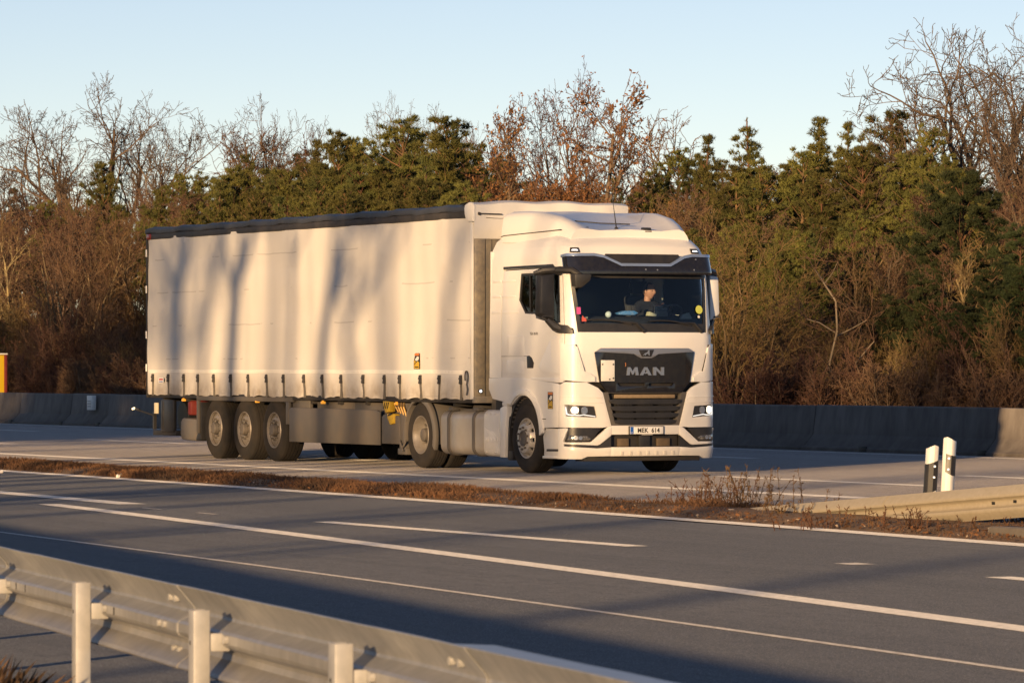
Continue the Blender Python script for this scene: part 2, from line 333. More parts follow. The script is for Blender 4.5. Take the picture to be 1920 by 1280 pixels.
# ------------------------------------------------------------------ near guardrail (seen from behind)
GA, GB = Vector((-2.34, 21.03, 0)), Vector((.32, 12.0, 0)); gd = (GA - GB).normalized(); gn = Vector((-gd.y, gd.x, 0))   # x away from the viewer, y towards the verge side
GM = Matrix(((gd.x, gn.x, 0, GA.x), (gd.y, gn.y, 0, GA.y), (0, 0, 1, 0), (0, 0, 0, 1)))
beam = [(-.13, .7452), (-.10, .7468), (-.003, .7520), (.001, .7515), (.002, .749), (-.002, .742), (-.062, .672), (-.070, .655), (-.066, .645), (-.010, .617), (0, .607), (0, .575), (-.008, .562), (-.066, .535), (-.072, .522), (-.064, .500), (-.004, .455), (.004, .442), (.0, .436)]
def wbeam(x0, x1, t=.004, prof=beam, ramp=None, nx=2):
    mb = MB(); n = len(prof); xs = np.linspace(x0, x1, nx)
    for dy in (0, -t):
        vs = []
        for x in xs:
            for y, z in prof: vs.append((x, y + dy, z if ramp is None else ramp(x, z)))
        mb.add(vs, [(i * n + j, i * n + j + 1, i * n + n + j + 1, i * n + n + j) for i in range(nx - 1) for j in range(n - 1)])
    N = nx * n
    e = [(j, j + 1, N + j + 1, N + j) for j in range(n - 1)] + [((nx - 1) * n + j + 1, (nx - 1) * n + j, N + (nx - 1) * n + j, N + (nx - 1) * n + j + 1) for j in range(n - 1)]
    e += [(i * n, (i + 1) * n, N + (i + 1) * n, N + i * n) for i in range(nx - 1)] + [((i + 1) * n + n - 1, i * n + n - 1, N + i * n + n - 1, N + (i + 1) * n + n - 1) for i in range(nx - 1)]
    mb.f += e; mb.m += [0] * len(e); return mb
gr = empty('guardrail', GM); tag(gr, 'near galvanised steel guardrail seen from behind with its posts', 'guardrail')
for k in range(-6, 5):
    x0 = .35 + 4.0 * k
    wb = wbeam(x0 - .16, x0 + 4.0, nx=14, prof=beam if k <= -3 else [(y, z - .042 * (y < -.05) * (z > .74)) for y, z in beam])
    rs = random.Random(k); wav = [rs.uniform(-.002, .002) for _ in range(14)]
    wb.v = [(x, y + (.005 if x < x0 else 0) + wav[i // len(beam) % 14], z + wav[(i // len(beam) + 3) % 14] * .5) for i, (x, y, z) in enumerate(wb.v)]
    bo = wb.build('rail_beam', GALV, gr, smooth=18)
    bl = MB()                                  # splice bolts and the pairs of slot holes in the middle flat
    for dz, dy in ((.690, -.045), (.592, .0), (.492, -.058)):
        for dx in (.05, .15): bl.tube([(x0 + dx, dy - .004, dz), (x0 + dx, dy + .014, dz)], .014, 8)
    bl.build('splice_bolt', GALVP, bo)
    hl = MB()
    for c in (1.05, 1.28, 3.02, 3.25):
        hl.box(x0 + c - .009, x0 + c + .009, -.002, .0015, .574, .606)
    hl.build('slot_hole', INK, bo, smooth=0)
def rail_post(x):
    mb = MB(); t = .006                        # C-shaped post, its web facing the verge
    pf = [(-.045, .105), (.045, .105), (.045, .045), (.045 - t, .045), (.045 - t, .105 - t), (-.045 + t, .105 - t), (-.045 + t, .045), (-.045, .045)]
    mb.prism([(x + px, py) for px, py in pf], 'z', -.1, .695)
    o = mb.build('post', GALVP, gr, bevel=.0025)
    h = MB(); h.tube([(x + .012, .104, .575), (x + .012, .1065, .575)], .008, 10); h.build('bolt_hole', INK, o, smooth=0)
    b = MB()                                   # spacer bracket between post and beam
    b.box(x - .038, x - .012, -.03, .044, .545, .61)
    b.build('spacer_bracket', GALVP, o, bevel=.002)
    c = MB(); c.tube([(x - .135, .0, .592), (x - .135, .016, .592)], .017, 8); c.build('bolt', GALVP, o)
gx = lambda u: ((lambda k, q: ((k * q.y - q.x) / (gd.x - k * gd.y)))((u - 960) / FPX, GA + gn * .09))
p0 = -2.35
for x in [-2.30 + 2.2 * k for k in range(8, 0, -1)] + [-2.30, -4.52, -6.60, -8.93] + [-8.93 - 2.2 * k for k in range(1, 8)]: rail_post(x)
# ------------------------------------------------------------------ sloping end of the gore guardrail
def edge_b(a): return float(np.interp(a, [-3.2, 12, 21.3, 27.7, 45, 90], [-6.37, -6.8, -7.42, -7.75, -8.9, -12]))
ga0 = 18.9
EA, EB = W(ga0, -5.95), W(ga0 + 26, -6.35); ed = (EB - EA).normalized(); en = Vector((-ed.y, ed.x, 0))     # y away from the viewer
EM = Matrix(((ed.x, en.x, 0, EA.x), (ed.y, en.y, 0, EA.y), (0, 0, 1, 0), (0, 0, 0, 1)))
beam2 = [(0, .752), (.004, .746), (.012, .735), (.062, .675), (.066, .655), (.062, .640), (.015, .618), (.008, .607), (.008, .575), (.015, .562), (.062, .540), (.066, .522), (.062, .500), (.012, .455), (.004, .442), (.0, .436)]
def gramp(x, z):
    t = min(1, max(0, x) / 10.5); return z - .752 + .03 + t * .722 if t < 1 else z
eg = empty('guardrail', EM); tag(eg, 'weathered guardrail end rising out of the dead grass between both roads', 'guardrail')
for x0, x1 in ((-.6, 3.6), (3.45, 7.6), (7.45, 11.6), (11.45, 15.6), (15.45, 19.6), (19.45, 23.6)):
    wb = wbeam(x0, x1, .004, beam2, gramp, 8); wb.v = [(x, -y - (.006 if x > x1 - .2 else 0), z) for x, y, z in wb.v]
    bo = wb.build('rail_beam', OLDGALV, eg, smooth=50)
    hl = MB()
    for c in (2.2, 2.6):
        z = gramp(x0 + c, .592); hl.box(x0 + c - .03, x0 + c + .03, -.0105, -.004, z - .014, z + .014)
    hl.build('slot_hole', INK, bo, smooth=0)
for k in range(3, 12):
    x = 1.0 + 2.0 * k; mb = MB(); mb.box(x - .05, x + .05, .03, .13, -.3, gramp(x, .70)); mb.build('post', OLDGALV, eg, bevel=.004)
# ------------------------------------------------------------------ marker posts
def delineator(u, vtop, Y, lab, lean, turn, band):
    k = (u - 960) / FPX; h = hgt(vtop, Y)
    o = empty('delineator_post', Matrix.Translation((k * Y, Y, 0)) @ Matrix.Rotation(R(lean), 4, 'Y') @ Matrix.Rotation(R(turn), 4, 'Z'))
    tag(o, lab, 'marker post', 'white marker posts at the guardrail end')
    pf = [(-.060, .045), (-.062, .02), (-.058, -.02), (-.045, -.040), (0, -.055), (.045, -.040), (.058, -.02), (.062, .02), (.060, .045)]
    n = len(pf); zt = lambda p: h - .014 * max(0, ((p[0] + .062) / .124 if band > 0 else (1 - (p[0] + .062) / .124))) - .036 * (abs(p[0]) / .062) ** 2.5
    def shell(zl, zh, off):
        mb = MB(); P = [(x * (1 + off), y * (1 + off)) for x, y in pf]
        mb.add([(x, y, zl(p)) for (x, y), p in zip(P, pf)] + [(x, y, zh(p)) for (x, y), p in zip(P, pf)],
               [tuple(range(n))[::-1], tuple(range(n, 2 * n))] + [(i, (i + 1) % n, n + (i + 1) % n, n + i) for i in range(n)]); return mb
    shell(lambda p: -.05, zt, 0).build('post_body', WHITEP, o, bevel=.004)
    x01 = lambda p: (p[0] + .062) / .124
    top = (lambda p: h - .160 - .035 * x01(p)) if band > 0 else (lambda p: h - .205 + .05 * x01(p)); bot = (lambda p: top(p) - .17 - .03 * x01(p)) if band > 0 else (lambda p: top(p) - .30)
    sel = (lambda p: p)
    if band > 0: pf[:] = [(-.006, .047), (-.006, -.0565), (0, -.057), (.046, -.041), (.060, -.02), (.064, .02), (.062, .047)]; n = len(pf)
    bd = shell(bot, top, .03 if band < 0 else 0)
    bo = bd.build('black_band', BLACKP, o, smooth=30)
    rf = MB()
    rx = .028 if band > 0 else .008
    for dz in (.222, .332): rf.tube([(rx, -.050, h - dz), (rx, -.066, h - dz)], .011, 10)
    rf.build('reflector_stud', mat('glowing_reflector', (.9, .9, .9), .2, emit=((1, 1, 1), .3)), bo)  # studs glow faintly to stand for a reflected glint
    ft = MB(); ft.box(-.02, .16, -.03, .03, .10, .14); ft.build('clamp', BLACKP, o, bevel=.004)
delineator(1741, 832, 46.3, 'shorter white marker post, left of the pair behind the guardrail end', 3.5, 14, -1)
delineator(1772, 817, 46.0, 'taller white marker post, right of the pair behind the guardrail end', 3.0, -26, 1)
# kerb slab lying in the litter at the right edge
k = (1905 - 960) / FPX; Yk = 42.4
mb = MB(); mb.box(-.05, .9, -.14, .14, -.02, .10); ko = mb.build('kerb_stone', CONC, None, Matrix.Translation((k * Yk - .12, Yk, 0)) @ Matrix.Rotation(-TH - .06, 4, 'Z'), bevel=.025)
tag(ko, 'grey broken kerb stone lying under the guardrail at the road edge', 'kerb stone')
# ------------------------------------------------------------------ litter on the median
def litter(u, v, sx, sz, lab, col, seed, name='litter_piece'):
    Y = HC * FPX / (v - V0) ; X = (u - 960) / FPX * Y; rs = random.Random(seed)
    bm = bmesh.new(); bmesh.ops.create_icosphere(bm, subdivisions=2, radius=1)
    for p in bm.verts:
        q = 1 + rs.uniform(-.28, .28); p.co = Vector((p.co.x * sx * .5 * q, p.co.y * sx * .4 * q, (p.co.z + .9) * sz * .5 * q))
    me = bpy.data.meshes.new(name); bm.to_mesh(me); bm.free(); me.materials.append(mat('crumpled_' + str(seed), col, .6, var=(30, .5, tuple(c * .6 for c in col))))
    o = put(name, me, None, Matrix.Translation((X, Y, 0))); tag(o, lab, 'litter')
litter(221, 896, .06, .05, 'flat white scrap of paper lying in the dead grass', (.75, .72, .66), 1, 'paper_scrap')
litter(229, 895, .07, .06, 'crumpled yellowish paper scrap beside the white paper scrap', (.70, .62, .48), 2, 'paper_scrap')
litter(261, 890, .055, .065, 'white drinks cup with reddish side standing in the median grass', (.78, .76, .76), 3, 'drinks_cup')
litter(372, 892, .07, .05, 'small grey white rag in the grass under the trailer wheels', (.55, .50, .46), 4, 'rag')
litter(3, 887, .06, .05, 'white crumpled bag at the left end of the grass strip', (.72, .70, .68), 6, 'plastic_bag')
litter(1372, 967, .12, .07, 'torn pale cardboard lying where the guardrail end meets the ground', (.60, .50, .38), 5, 'cardboard_scrap')
litter(1858, 1004, .10, .07, 'pale crumpled paper beside the kerb stone', (.70, .62, .52), 8, 'paper_scrap')
# ------------------------------------------------------------------ yellow trailer on the opposite carriageway
yp = at_b(13, 22); yh = hgt(662, yp.y)
yt = empty('box_trailer', Matrix.Translation(yp) @ Matrix.Rotation(-TH, 4, 'Z')); tag(yt, 'yellow box trailer with red edge posts behind the barrier at far left', 'trailer')
mb = MB(); mb.box(-4.4, -.08, -2.06, -.02, .55, yh - .05); mb.build('body', mat('yellow_panel', (.66, .47, .02), .45, var=(2, .2, (.55, .38, .02))), yt, bevel=.02)
for x, y in ((-.08, -2.1), (-.08, -.08)):
    mb = MB(); mb.box(x, x + .09, y, y + .09, .5, yh - .04); mb.build('edge_post', REDP, yt, bevel=.01)
mb = MB(); mb.box(-4.45, .03, -2.11, .02, yh - .05, yh); mb.build('roof_trim', WHITEP, yt, bevel=.01)
for x in (-1.6, -2.6):
    for y in (-2.1, -.2):
        mb = MB(); mb.lathe([(.18, 0), (.32, 0), (.35, .03), (.35, .19), (.32, .22), (.18, .22)], (x, y, .35), 24); w = mb.build('wheel', RUBBER, yt)
mb = MB(); mb.box(-4.3, 0, -1.8, -1.7, .42, .55); mb.box(-4.3, 0, -.4, -.3, .42, .55); mb.build('chassis', DARKST, yt)
# ================================================================== cab surfaces: s runs round the plan outline (0 = centre of the front, negative = near side), z up
def lerp(z, pts): return float(np.interp(z, [p[0] for p in pts], [p[1] for p in pts]))
class Surf:
    def __init__(s, Wd, Xf, c2, rc, xr, z0):
        s.W, s.X, s.c2, s.rc, s.xr = Wd, Xf, c2, rc, xr
        h, ph, cx, cy = s.geom(z0); s.h0 = h; s.s10 = h + rc * (math.pi / 2 - ph); s.xs0 = cx; s.sR = s.s10 + cx - xr; s.cache = {}
    def geom(s, z):
        w, xf = lerp(z, s.W), lerp(z, s.X); h = w - s.rc
        for _ in range(4):
            ph = math.atan(2 * s.c2 / h); h = w - s.rc + s.rc * math.sin(ph)
        return h, ph, xf - s.c2 - s.rc * math.cos(ph), h - s.rc * math.sin(ph)
    def side(s, x): return -(s.s10 + s.xs0 - x)
    def __call__(s, t, z, off=0):
        h, ph, cx, cy = s.geom(z); xf = lerp(z, s.X); sg = -1 if t < 0 else 1; a = abs(t)
        if a <= s.h0: y = a / s.h0 * h; x = xf - s.c2 * (y / h) ** 2; an = math.atan(2 * s.c2 * y / h / h)
        elif a <= s.s10:
            an = ph + (a - s.h0) / (s.s10 - s.h0) * (math.pi / 2 - ph); x = cx + s.rc * math.cos(an); y = cy + s.rc * math.sin(an)
        else: x = s.xr + (cx - s.xr) * (s.sR - a) / (s.sR - s.s10); y = cy + s.rc; an = math.pi / 2
        return Vector((x + off * math.cos(an), sg * (y + off * math.sin(an)), z))
CAB = Surf([(1.3, 1.22), (2.0, 1.22), (3.0, 1.20), (3.15, 1.195), (3.3, 1.165), (3.42, 1.10), (3.5, 1.0), (3.54, .90)],
           [(1.3, 3.10), (2.0, 3.10), (3.0, 2.97), (3.2, 2.90), (3.32, 2.82), (3.42, 2.70), (3.5, 2.5), (3.54, 2.3)], .06, .28, .40, 2.0)
BUM = Surf([(0, 1.22), (.3, 1.235), (1.4, 1.235)], [(.2, 3.08), (.35, 3.13), (1.4, 3.13)], .07, .26, .38, 1.0)
def skin(name, outer, S, m, parent, holes=(), o0=0, o1=-.03, smooth=32, mirror=False, bev=0):
    """a curved plate of the surface S bounded by polygons in (s, z), from offset o0 (outside) to o1 (inside)"""
    bm = bmesh.new(); uvs = [outer] + list(holes)
    tr = geometry.tessellate_polygon([[Vector((a, b, 0)) for a, b in P] for P in uvs])
    vs = [bm.verts.new((a, b, 0)) for P in uvs for a, b in P]
    for t in tr:
        try: bm.faces.new([vs[i] for i in t])
        except ValueError: pass
    lo, hi = min(p[0] for p in outer), max(p[0] for p in outer); zl, zh = min(p[1] for p in outer), max(p[1] for p in outer)
    cs = [c for c in ([-S.s10, -S.h0, S.h0, S.s10, 0] + list(np.linspace(-S.h0, S.h0, 13)) + list(np.linspace(S.h0, S.s10, 9)) + list(-np.linspace(S.h0, S.s10, 9)) + list(np.arange(-S.sR, -S.s10, .35)) + list(np.arange(S.s10, S.sR, .35))) if lo < c < hi]
    zc = [c for c in sorted(set([p[0] for p in S.W] + [p[0] for p in S.X] + [3.36, 3.46])) if zl < c < zh]
    for c in cs: bmesh.ops.bisect_plane(bm, geom=bm.verts[:] + bm.edges[:] + bm.faces[:], dist=1e-5, plane_co=(c, 0, 0), plane_no=(1, 0, 0))
    for c in zc: bmesh.ops.bisect_plane(bm, geom=bm.verts[:] + bm.edges[:] + bm.faces[:], dist=1e-5, plane_co=(0, c, 0), plane_no=(0, 1, 0))
    bmesh.ops.remove_doubles(bm, verts=bm.verts, dist=1e-5)
    bm.verts.ensure_lookup_table(); n = len(bm.verts)
    src = [(v.co.x, v.co.y) for v in bm.verts]; bm.verts.index_update()
    fs = [[v.index for v in f.verts] for f in bm.faces]; be = [[v.index for v in e.verts] for e in bm.edges if len(e.link_faces) == 1]; bm.free()
    mb = MB(); sg = -1 if mirror else 1
    V1 = [S(sg * a, b, o0) for a, b in src]; V2 = [S(sg * a, b, o1) for a, b in src]
    mb.add(V1 + V2, [tuple(f) for f in fs] + [tuple(i + n for i in f[::-1]) for f in fs] + [(a, b, b + n, a + n) for a, b in be])
    return mb.build(name, m, parent, smooth=smooth, bevel=bev)
def mir(P): return [(-a, b) for a, b in P]
# ================================================================== wheels
WR = .515
def tyre_mb(w, r=WR, n=64):
    g, sh = .012, []
    prof = [(.292, .030), (.300, .012), (.36, .004), (.43, .0), (.470, .010), (.497, .028), (r - .004, .040)]
    k = 5; y0, y1 = .046, w - .046; st = (y1 - y0) / k
    for i in range(k):
        a = y0 + i * st; prof += [(r, a + .002), (r, a + st - .010), (r - g, a + st - .008), (r - g, a + st - .001)]
    prof += [(r, y1 + .004), (r - .004, w - .038), (.497, w - .028), (.470, w - .01), (.43, w), (.36, w - .004), (.300, w - .012), (.292, w - .03), (.270, w - .05), (.270, .05)]
    mb = MB(); mb.lathe(prof, (0, 0, 0), n); return mb
def holes_cut(me, nh, rad, rh, y0, y1, sx=1):
    c = MB()
    for k in range(nh):
        a = 2 * math.pi * (k + .5) / nh; cx, cz = rad * math.cos(a), rad * math.sin(a)
        t, u = Vector((-math.sin(a), 0, math.cos(a))), Vector((math.cos(a), 0, math.sin(a)))
        pts = [Vector((cx, 0, cz)) + t * (rh * sx * math.cos(q)) + u * (rh * math.sin(q)) for q in np.linspace(0, 2 * math.pi, 12, endpoint=False)]
        vs = [(p.x, y0, p.z) for p in pts] + [(p.x, y1, p.z) for p in pts]; n = 12
        c.add(vs, [tuple(range(n))[::-1], tuple(range(n, 2 * n))] + [(i, (i + 1) % n, n + (i + 1) % n, n + i) for i in range(n)])
    o = put('rim', me); boolean(o, c.mesh('c', INK)); m = o.data; bpy.data.objects.remove(o); return m
def nuts(mb, n, rad, y, h, rr=.017):
    for k in range(n):
        a = 2 * math.pi * k / n; mb.tube([(rad * math.cos(a), y, rad * math.sin(a)), (rad * math.cos(a), y - h, rad * math.sin(a))], [rr, rr * .85], 6)
# trailer: wide single tyres, outset rims with ten openings and a stepped hub
m = MB(); m.lathe([(.300, .018), (.292, .004), (.282, .006), (.272, .05), (.262, .075), (.225, .045), (.185, .034), (.120, .034), (.120, .060), (.190, .062), (.222, .075), (.258, .105), (.262, .30), (.296, .33)], (0, 0, 0), 56)
TR_RIM = holes_cut(m.mesh('rim', RIM, smooth=25), 10, .235, .024, -.1, .2, 1.25)
m = MB(); m.lathe([(.001, -.040), (.080, -.040), (.096, -.028), (.106, .034), (.001, .034)], (0, 0, 0), 28, close=False); nuts(m, 10, .158, .034, .045, .018); TR_HUB = m.mesh('hub', UNDER, smooth=30)
m = tyre_mb(.385); TR_TYRE = m.mesh('tyre', RUBBER, smooth=30)
# steering axle: rim bulging outwards
m = MB(); m.lathe([(.300, .018), (.292, .004), (.280, .008), (.268, .040), (.255, .040), (.232, -.010), (.214, -.034), (.195, -.040), (.118, -.040), (.118, -.015), (.190, -.012), (.222, .02), (.246, .07), (.258, .09), (.262, .24), (.296, .27)], (0, 0, 0), 56)
ST_RIM = holes_cut(m.mesh('rim', RIM2, smooth=25), 10, .236, .027, -.15, .16, 1.25)
m = MB(); m.lathe([(.001, -.034), (.085, -.036), (.100, -.056), (.116, -.056), (.118, -.036), (.001, -.0)], (0, 0, 0), 32, close=False); nuts(m, 10, .160, -.038, .032, .017); ST_HUB = m.mesh('hub', UNDER, smooth=30)
m = tyre_mb(.315, WR - .008); ST_TYRE = m.mesh('tyre', RUBBERN, smooth=30)
# drive axle: deep dished twin wheel
m = MB(); m.lathe([(.300, .018), (.292, .003), (.280, .006), (.270, .040), (.258, .060), (.250, .12), (.236, .155), (.205, .165), (.120, .168), (.120, .185), (.21, .185), (.25, .175), (.268, .20), (.285, .26), (.296, .27)], (0, 0, 0), 56)
DR_RIM = holes_cut(m.mesh('rim', RIM, smooth=25), 10, .212, .028, .0, .3, 1.2)
m = MB(); m.lathe([(.001, .03), (.070, .032), (.100, .05), (.116, .165), (.001, .175)], (0, 0, 0), 32, close=False); nuts(m, 10, .160, .167, .03, .016); DR_HUB = m.mesh('hub', UNDER, smooth=30)
def add_wheel(parent, x, y, tyre, rim, hub, far=False, twin=False):
    e = empty('wheel'); e.parent = parent; e.location = (x, y, WR); e.rotation_euler = (0, rnd.uniform(0, 6), R(180) if far else 0)
    e.rotation_mode = 'YXZ' if False else 'XYZ'
    put('tyre', tyre, e); put('rim', rim, e); put('hub', hub, e)
    if twin:
        t = put('inner_tyre', tyre, e); t.location = (0, .345, 0)
    return e
# ================================================================== semi-trailer
tl = empty('semi_trailer', TRUCKM); tag(tl, 'long white curtain sided semi trailer with black roof rail behind the white cab', 'semi trailer')
Lr = -13.58
mb = MB(); mb.box(Lr + .05, -.06, -1.235, 1.255, 1.09, 3.93); mb.build('cargo_box', mat('trailer_inside', (.30, .29, .28), .7, var=(2, .4, (.2, .19, .18))), tl, bevel=.01)
# curtain: a hanging sheet with slight bulges between the stanchions and a gathered lower hem
STRAPS_U = [289.5, 317, 345, 373.75, 401.75, 434.25, 466.5, 501.25, 535, 570.25, 606.25, 643.75, 682.5, 721.75, 753, 790, 826.75, 864.5]
def side_x(u, y=-1.275):
    k = (u - 960) / FPX; Y = (y + 1.275 + NV.x * X0 + NV.y * Y0) / (NV.x * k + NV.y); return (Vector((k * Y - X0, Y - Y0, 0))).dot(DV)
SX = [side_x(u) for u in STRAPS_U]
nx, nz = 320, 44; rs = np.random.RandomState(5); ph = rs.uniform(0, 6, 12)
xs = np.linspace(Lr + .03, -.13, nx); zs = np.concatenate([np.linspace(1.075, 1.42, 16), np.linspace(1.45, 3.84, nz - 16)])
def curt(x, z):
    y = -1.275 - .018 * math.sin(math.pi * ((x + 13.6) % 3.4) / 3.4) * math.sin(math.pi * (z - 1.05) / 2.8)
    y += .009 * math.sin(2.3 * x + 1.7 * z + ph[0]) + .007 * math.sin(5.1 * x - .6 * z + ph[1]) + .004 * math.sin(9 * z + .5 * x + ph[2]) + .004 * math.sin(11.3 * x + .8 * math.sin(2 * z) + ph[6])
    if z < 1.46:
        k = (1.46 - z) / .38; i = min(range(len(SX)), key=lambda j: abs(SX[j] - x)); d = abs(SX[i] - x)
        y += k * (.016 * math.exp(-(d / .05) ** 2) - .010 * math.sin(x * 4.2 + ph[3]) - .012 * abs(math.sin(x * 2.1 + ph[5]))) + .012 * k * k * math.sin(x * 13 + ph[4]) * (1 - math.exp(-(d / .1) ** 2))
    return y
v = [(x, curt(x, z), z + (.012 * math.sin(x * 6 + 1) * max(0, (1.2 - z) / .13) + .008 * math.sin(x * 17) * max(0, (1.2 - z) / .13))) for z in zs for x in xs]
mb = MB(); mb.add(v, [(j * nx + i, j * nx + i + 1, j * nx + nx + i + 1, j * nx + nx + i) for j in range(nz - 1) for i in range(nx - 1)])
mb.build('curtain', CURTAIN, tl, smooth=180)
mb = MB(); xs2 = np.linspace(Lr + .12, -.42, 300)
v = [(x, curt(x, z) - .004, z + .004 * math.sin(x * 3)) for z in (1.462, 1.512) for x in xs2]
mb.add(v, [(i, i + 1, 300 + i + 1, 300 + i) for i in range(299)]); mb.build('reflective_band', REFLECT, tl, smooth=180)
for k in range(1, 0, -1):
    mb = MB()                                 # fine stitching across the band
    for x in np.linspace(Lr + .15, -.45, 290): mb.box(x - .004, x + .004, curt(x, 1.49) - .0065, curt(x, 1.49) - .003, 1.472 + .004 * math.sin(x * 3), 1.502 + .004 * math.sin(x * 3))
    q = mb.build('band_stitching', mat('pale_thread', (.55, .53, .5), .7), tl, smooth=0); q['kind'] = 'stuff'
for x in SX:
    y = curt(x, 1.3); mb = MB(); sk = rnd.uniform(-.02, .02)
    mb.tube([(x, y - .012, 1.44), (x, y - .016, 1.28), (x + sk, y - .014, 1.18), (x + sk * 1.4, y - .01, 1.06)], [.022, .019, .016, .026], 4)
    o = mb.build('curtain_strap', STRAPM, tl, smooth=0)
    mb = MB(); mb.box(x - .030, x + .030, y - .040, y - .014, 1.30, 1.435); mb.box(x - .036, x + .036, y - .046, y - .034, 1.37, 1.40); mb.box(x - .020, x + .034, y - .050, y - .03, 1.305, 1.335)
    mb.build('buckle', CHARC, o, bevel=.006)
mb = MB()                                     # tensioner hook at the front edge
mb.tube([(-.25 + .05 * math.sin(q), -1.30, 1.41 + .09 * math.cos(q)) for q in np.linspace(-2.2, 2.6, 14)] + [(-.24, -1.30, 1.30), (-.21, -1.30, 1.22), (-.24, -1.30, 1.14)], .011, 6); mb.build('curtain_hook', CHARC, tl)
# roof rail, roof, rear posts
mb = MB(); mb.box(Lr - .02, -.22, -1.292, -1.22, 3.80, 3.905); mb.build('roof_rail', CHARC, tl, bevel=.012)
mb = MB(); n = 60; xs3 = np.linspace(Lr - .03, -.2, n)
ring = [(-1.20, 3.88), (-1.305, 3.905), (-1.312, 3.935), (-1.30, 3.985), (-1.22, 4.01), (0, 4.03), (1.22, 4.01), (1.29, 3.97), (1.29, 3.90)]
v = [(x, y, z + .010 * math.sin(x * 4.1) * (z > 3.9) + .008 * math.sin(x * 9.7 + y)) for x in xs3 for y, z in ring]; m_ = len(ring)
mb.add(v, [(i * m_ + j, i * m_ + j + 1, i * m_ + m_ + j + 1, i * m_ + m_ + j) for i in range(n - 1) for j in range(m_ - 1)] + [tuple(range(m_)), tuple(range((n - 1) * m_, n * m_))[::-1]])
mb.build('roof_tarpaulin', mat('slate_tarpaulin', (.040, .046, .060), .5, var=(1.5, .5, (.07, .07, .08)), bump=(8, .2, .03)), tl, smooth=50)
mb = MB(); mb.box(Lr - .03, Lr + .035, -1.29, -1.20, 1.02, 3.92); mb.box(Lr - .03, Lr + .035, 1.20, 1.29, 1.02, 3.92); mb.box(Lr - .06, Lr, -1.28, 1.28, 1.1, 3.9); mb.build('rear_frame', DARKST, tl, bevel=.008)
for z in (3.50, 2.86, 2.06, 1.48):
    mb = MB(); mb.box(Lr - .036, Lr + .02, -1.297, -1.286, z, z + .13); mb.build('reflector_strip', REFLECT, tl, bevel=.002)
mb = MB(); mb.box(Lr + .0, Lr + .22, -1.30, -1.26, 3.80, 3.90); mb.build('rear_lamp', mat('red_lens', (.25, .03, .02), .25), tl, bevel=.01)
# bulkhead at the front
mb = MB(); mb.box(-.06, .0, -1.275, -1.10, 1.12, 3.52); mb.build('corner_post', DIRTALU, tl, bevel=.012)
mb = MB(); mb.box(-.10, -.02, -1.10, 1.26, 1.12, 3.9)
for y in np.linspace(-1.0, 1.2, 12): mb.box(-.03, -.008, y - .012, y + .012, 1.14, 3.5)
mb.build('front_wall', mat('bulkhead_panel', (.16, .15, .135), .55, .2, var=(6, .8, (.26, .22, .16))), tl, bevel=.003)
mb = MB(); mb.box(-.16, -.055, -1.282, -1.255, 1.08, 3.75); mb.build('curtain_edge', PAINT2, tl, bevel=.01)
mb = MB(); mb.box(-.10, .03, -1.275, 1.26, 1.02, 1.125); mb.build('front_sill', DIRTALU, tl, bevel=.012)
for y in (-1.19,):
    mb = MB(); mb.tube([(.0, y, 1.20), (.022, y, 1.20)], .034, 14); q = mb.build('front_marker_lamp', BLACKP, tl)
    mb = MB(); mb.tube([(.018, y, 1.20), (.03, y, 1.20)], .022, 12); mb.build('lens', MARKW, q)
mb = MB(); mb.box(.0, .03, -1.02, -.96, 1.20, 1.33); mb.build('white_reflector', WHITEP, tl, bevel=.006)
# white tarpaulin hood over the front upper edge
mb = MB(); ny = 30; ys = np.linspace(-1.30, 1.30, ny)
prof_h = [(-.55, 4.015), (-.30, 4.04), (-.06, 4.035), (.015, 4.0), (.022, 3.90), (.018, 3.70), (.012, 3.50), (.004, 3.485)]
def crown(y): return .030 * (1 - (y / 1.3) ** 2) + .012 * math.sin(7 * y)
v = [(x + .006 * math.sin(11 * y + z), y, z + (crown(y) if z > 3.95 else 0)) for y in ys for x, z in prof_h]; q = len(prof_h)
mb.add(v, [(i * q + j, i * q + j + 1, i * q + q + j + 1, i * q + q + j) for i in range(ny - 1) for j in range(q - 1)])
mb.build('roof_hood', PAINT2, tl, smooth=50, recalc=False)
mb = MB(); mb.prism([(-.26, 4.0), (-.285, 3.95), (-.27, 3.86), (-.225, 3.77), (-.19, 3.745), (-.03, 3.735), (.03, 3.74), (.032, 3.98), (-.02, 4.03), (-.12, 4.035)], 'y', -1.325, -1.27); mb.build('hood_side_flap', PAINT2, tl, bevel=.018)
mb = MB(); mb.tube([(.03, -1.22, 3.86), (.045, -1.15, 3.86), (.05, -.85, 3.855)], .010, 6); mb.tube([(.03, -1.22, 3.845), (.045, -1.22, 3.875)], .022, 8); mb.build('tension_cord', CHARC, tl)
mb = MB(); mb.tube([(.024, y, 3.80 + .008 * math.sin(9 * y)) for y in np.linspace(-1.1, 1.2, 20)], .004, 5); mb.build('hood_seam', CHARC, tl)
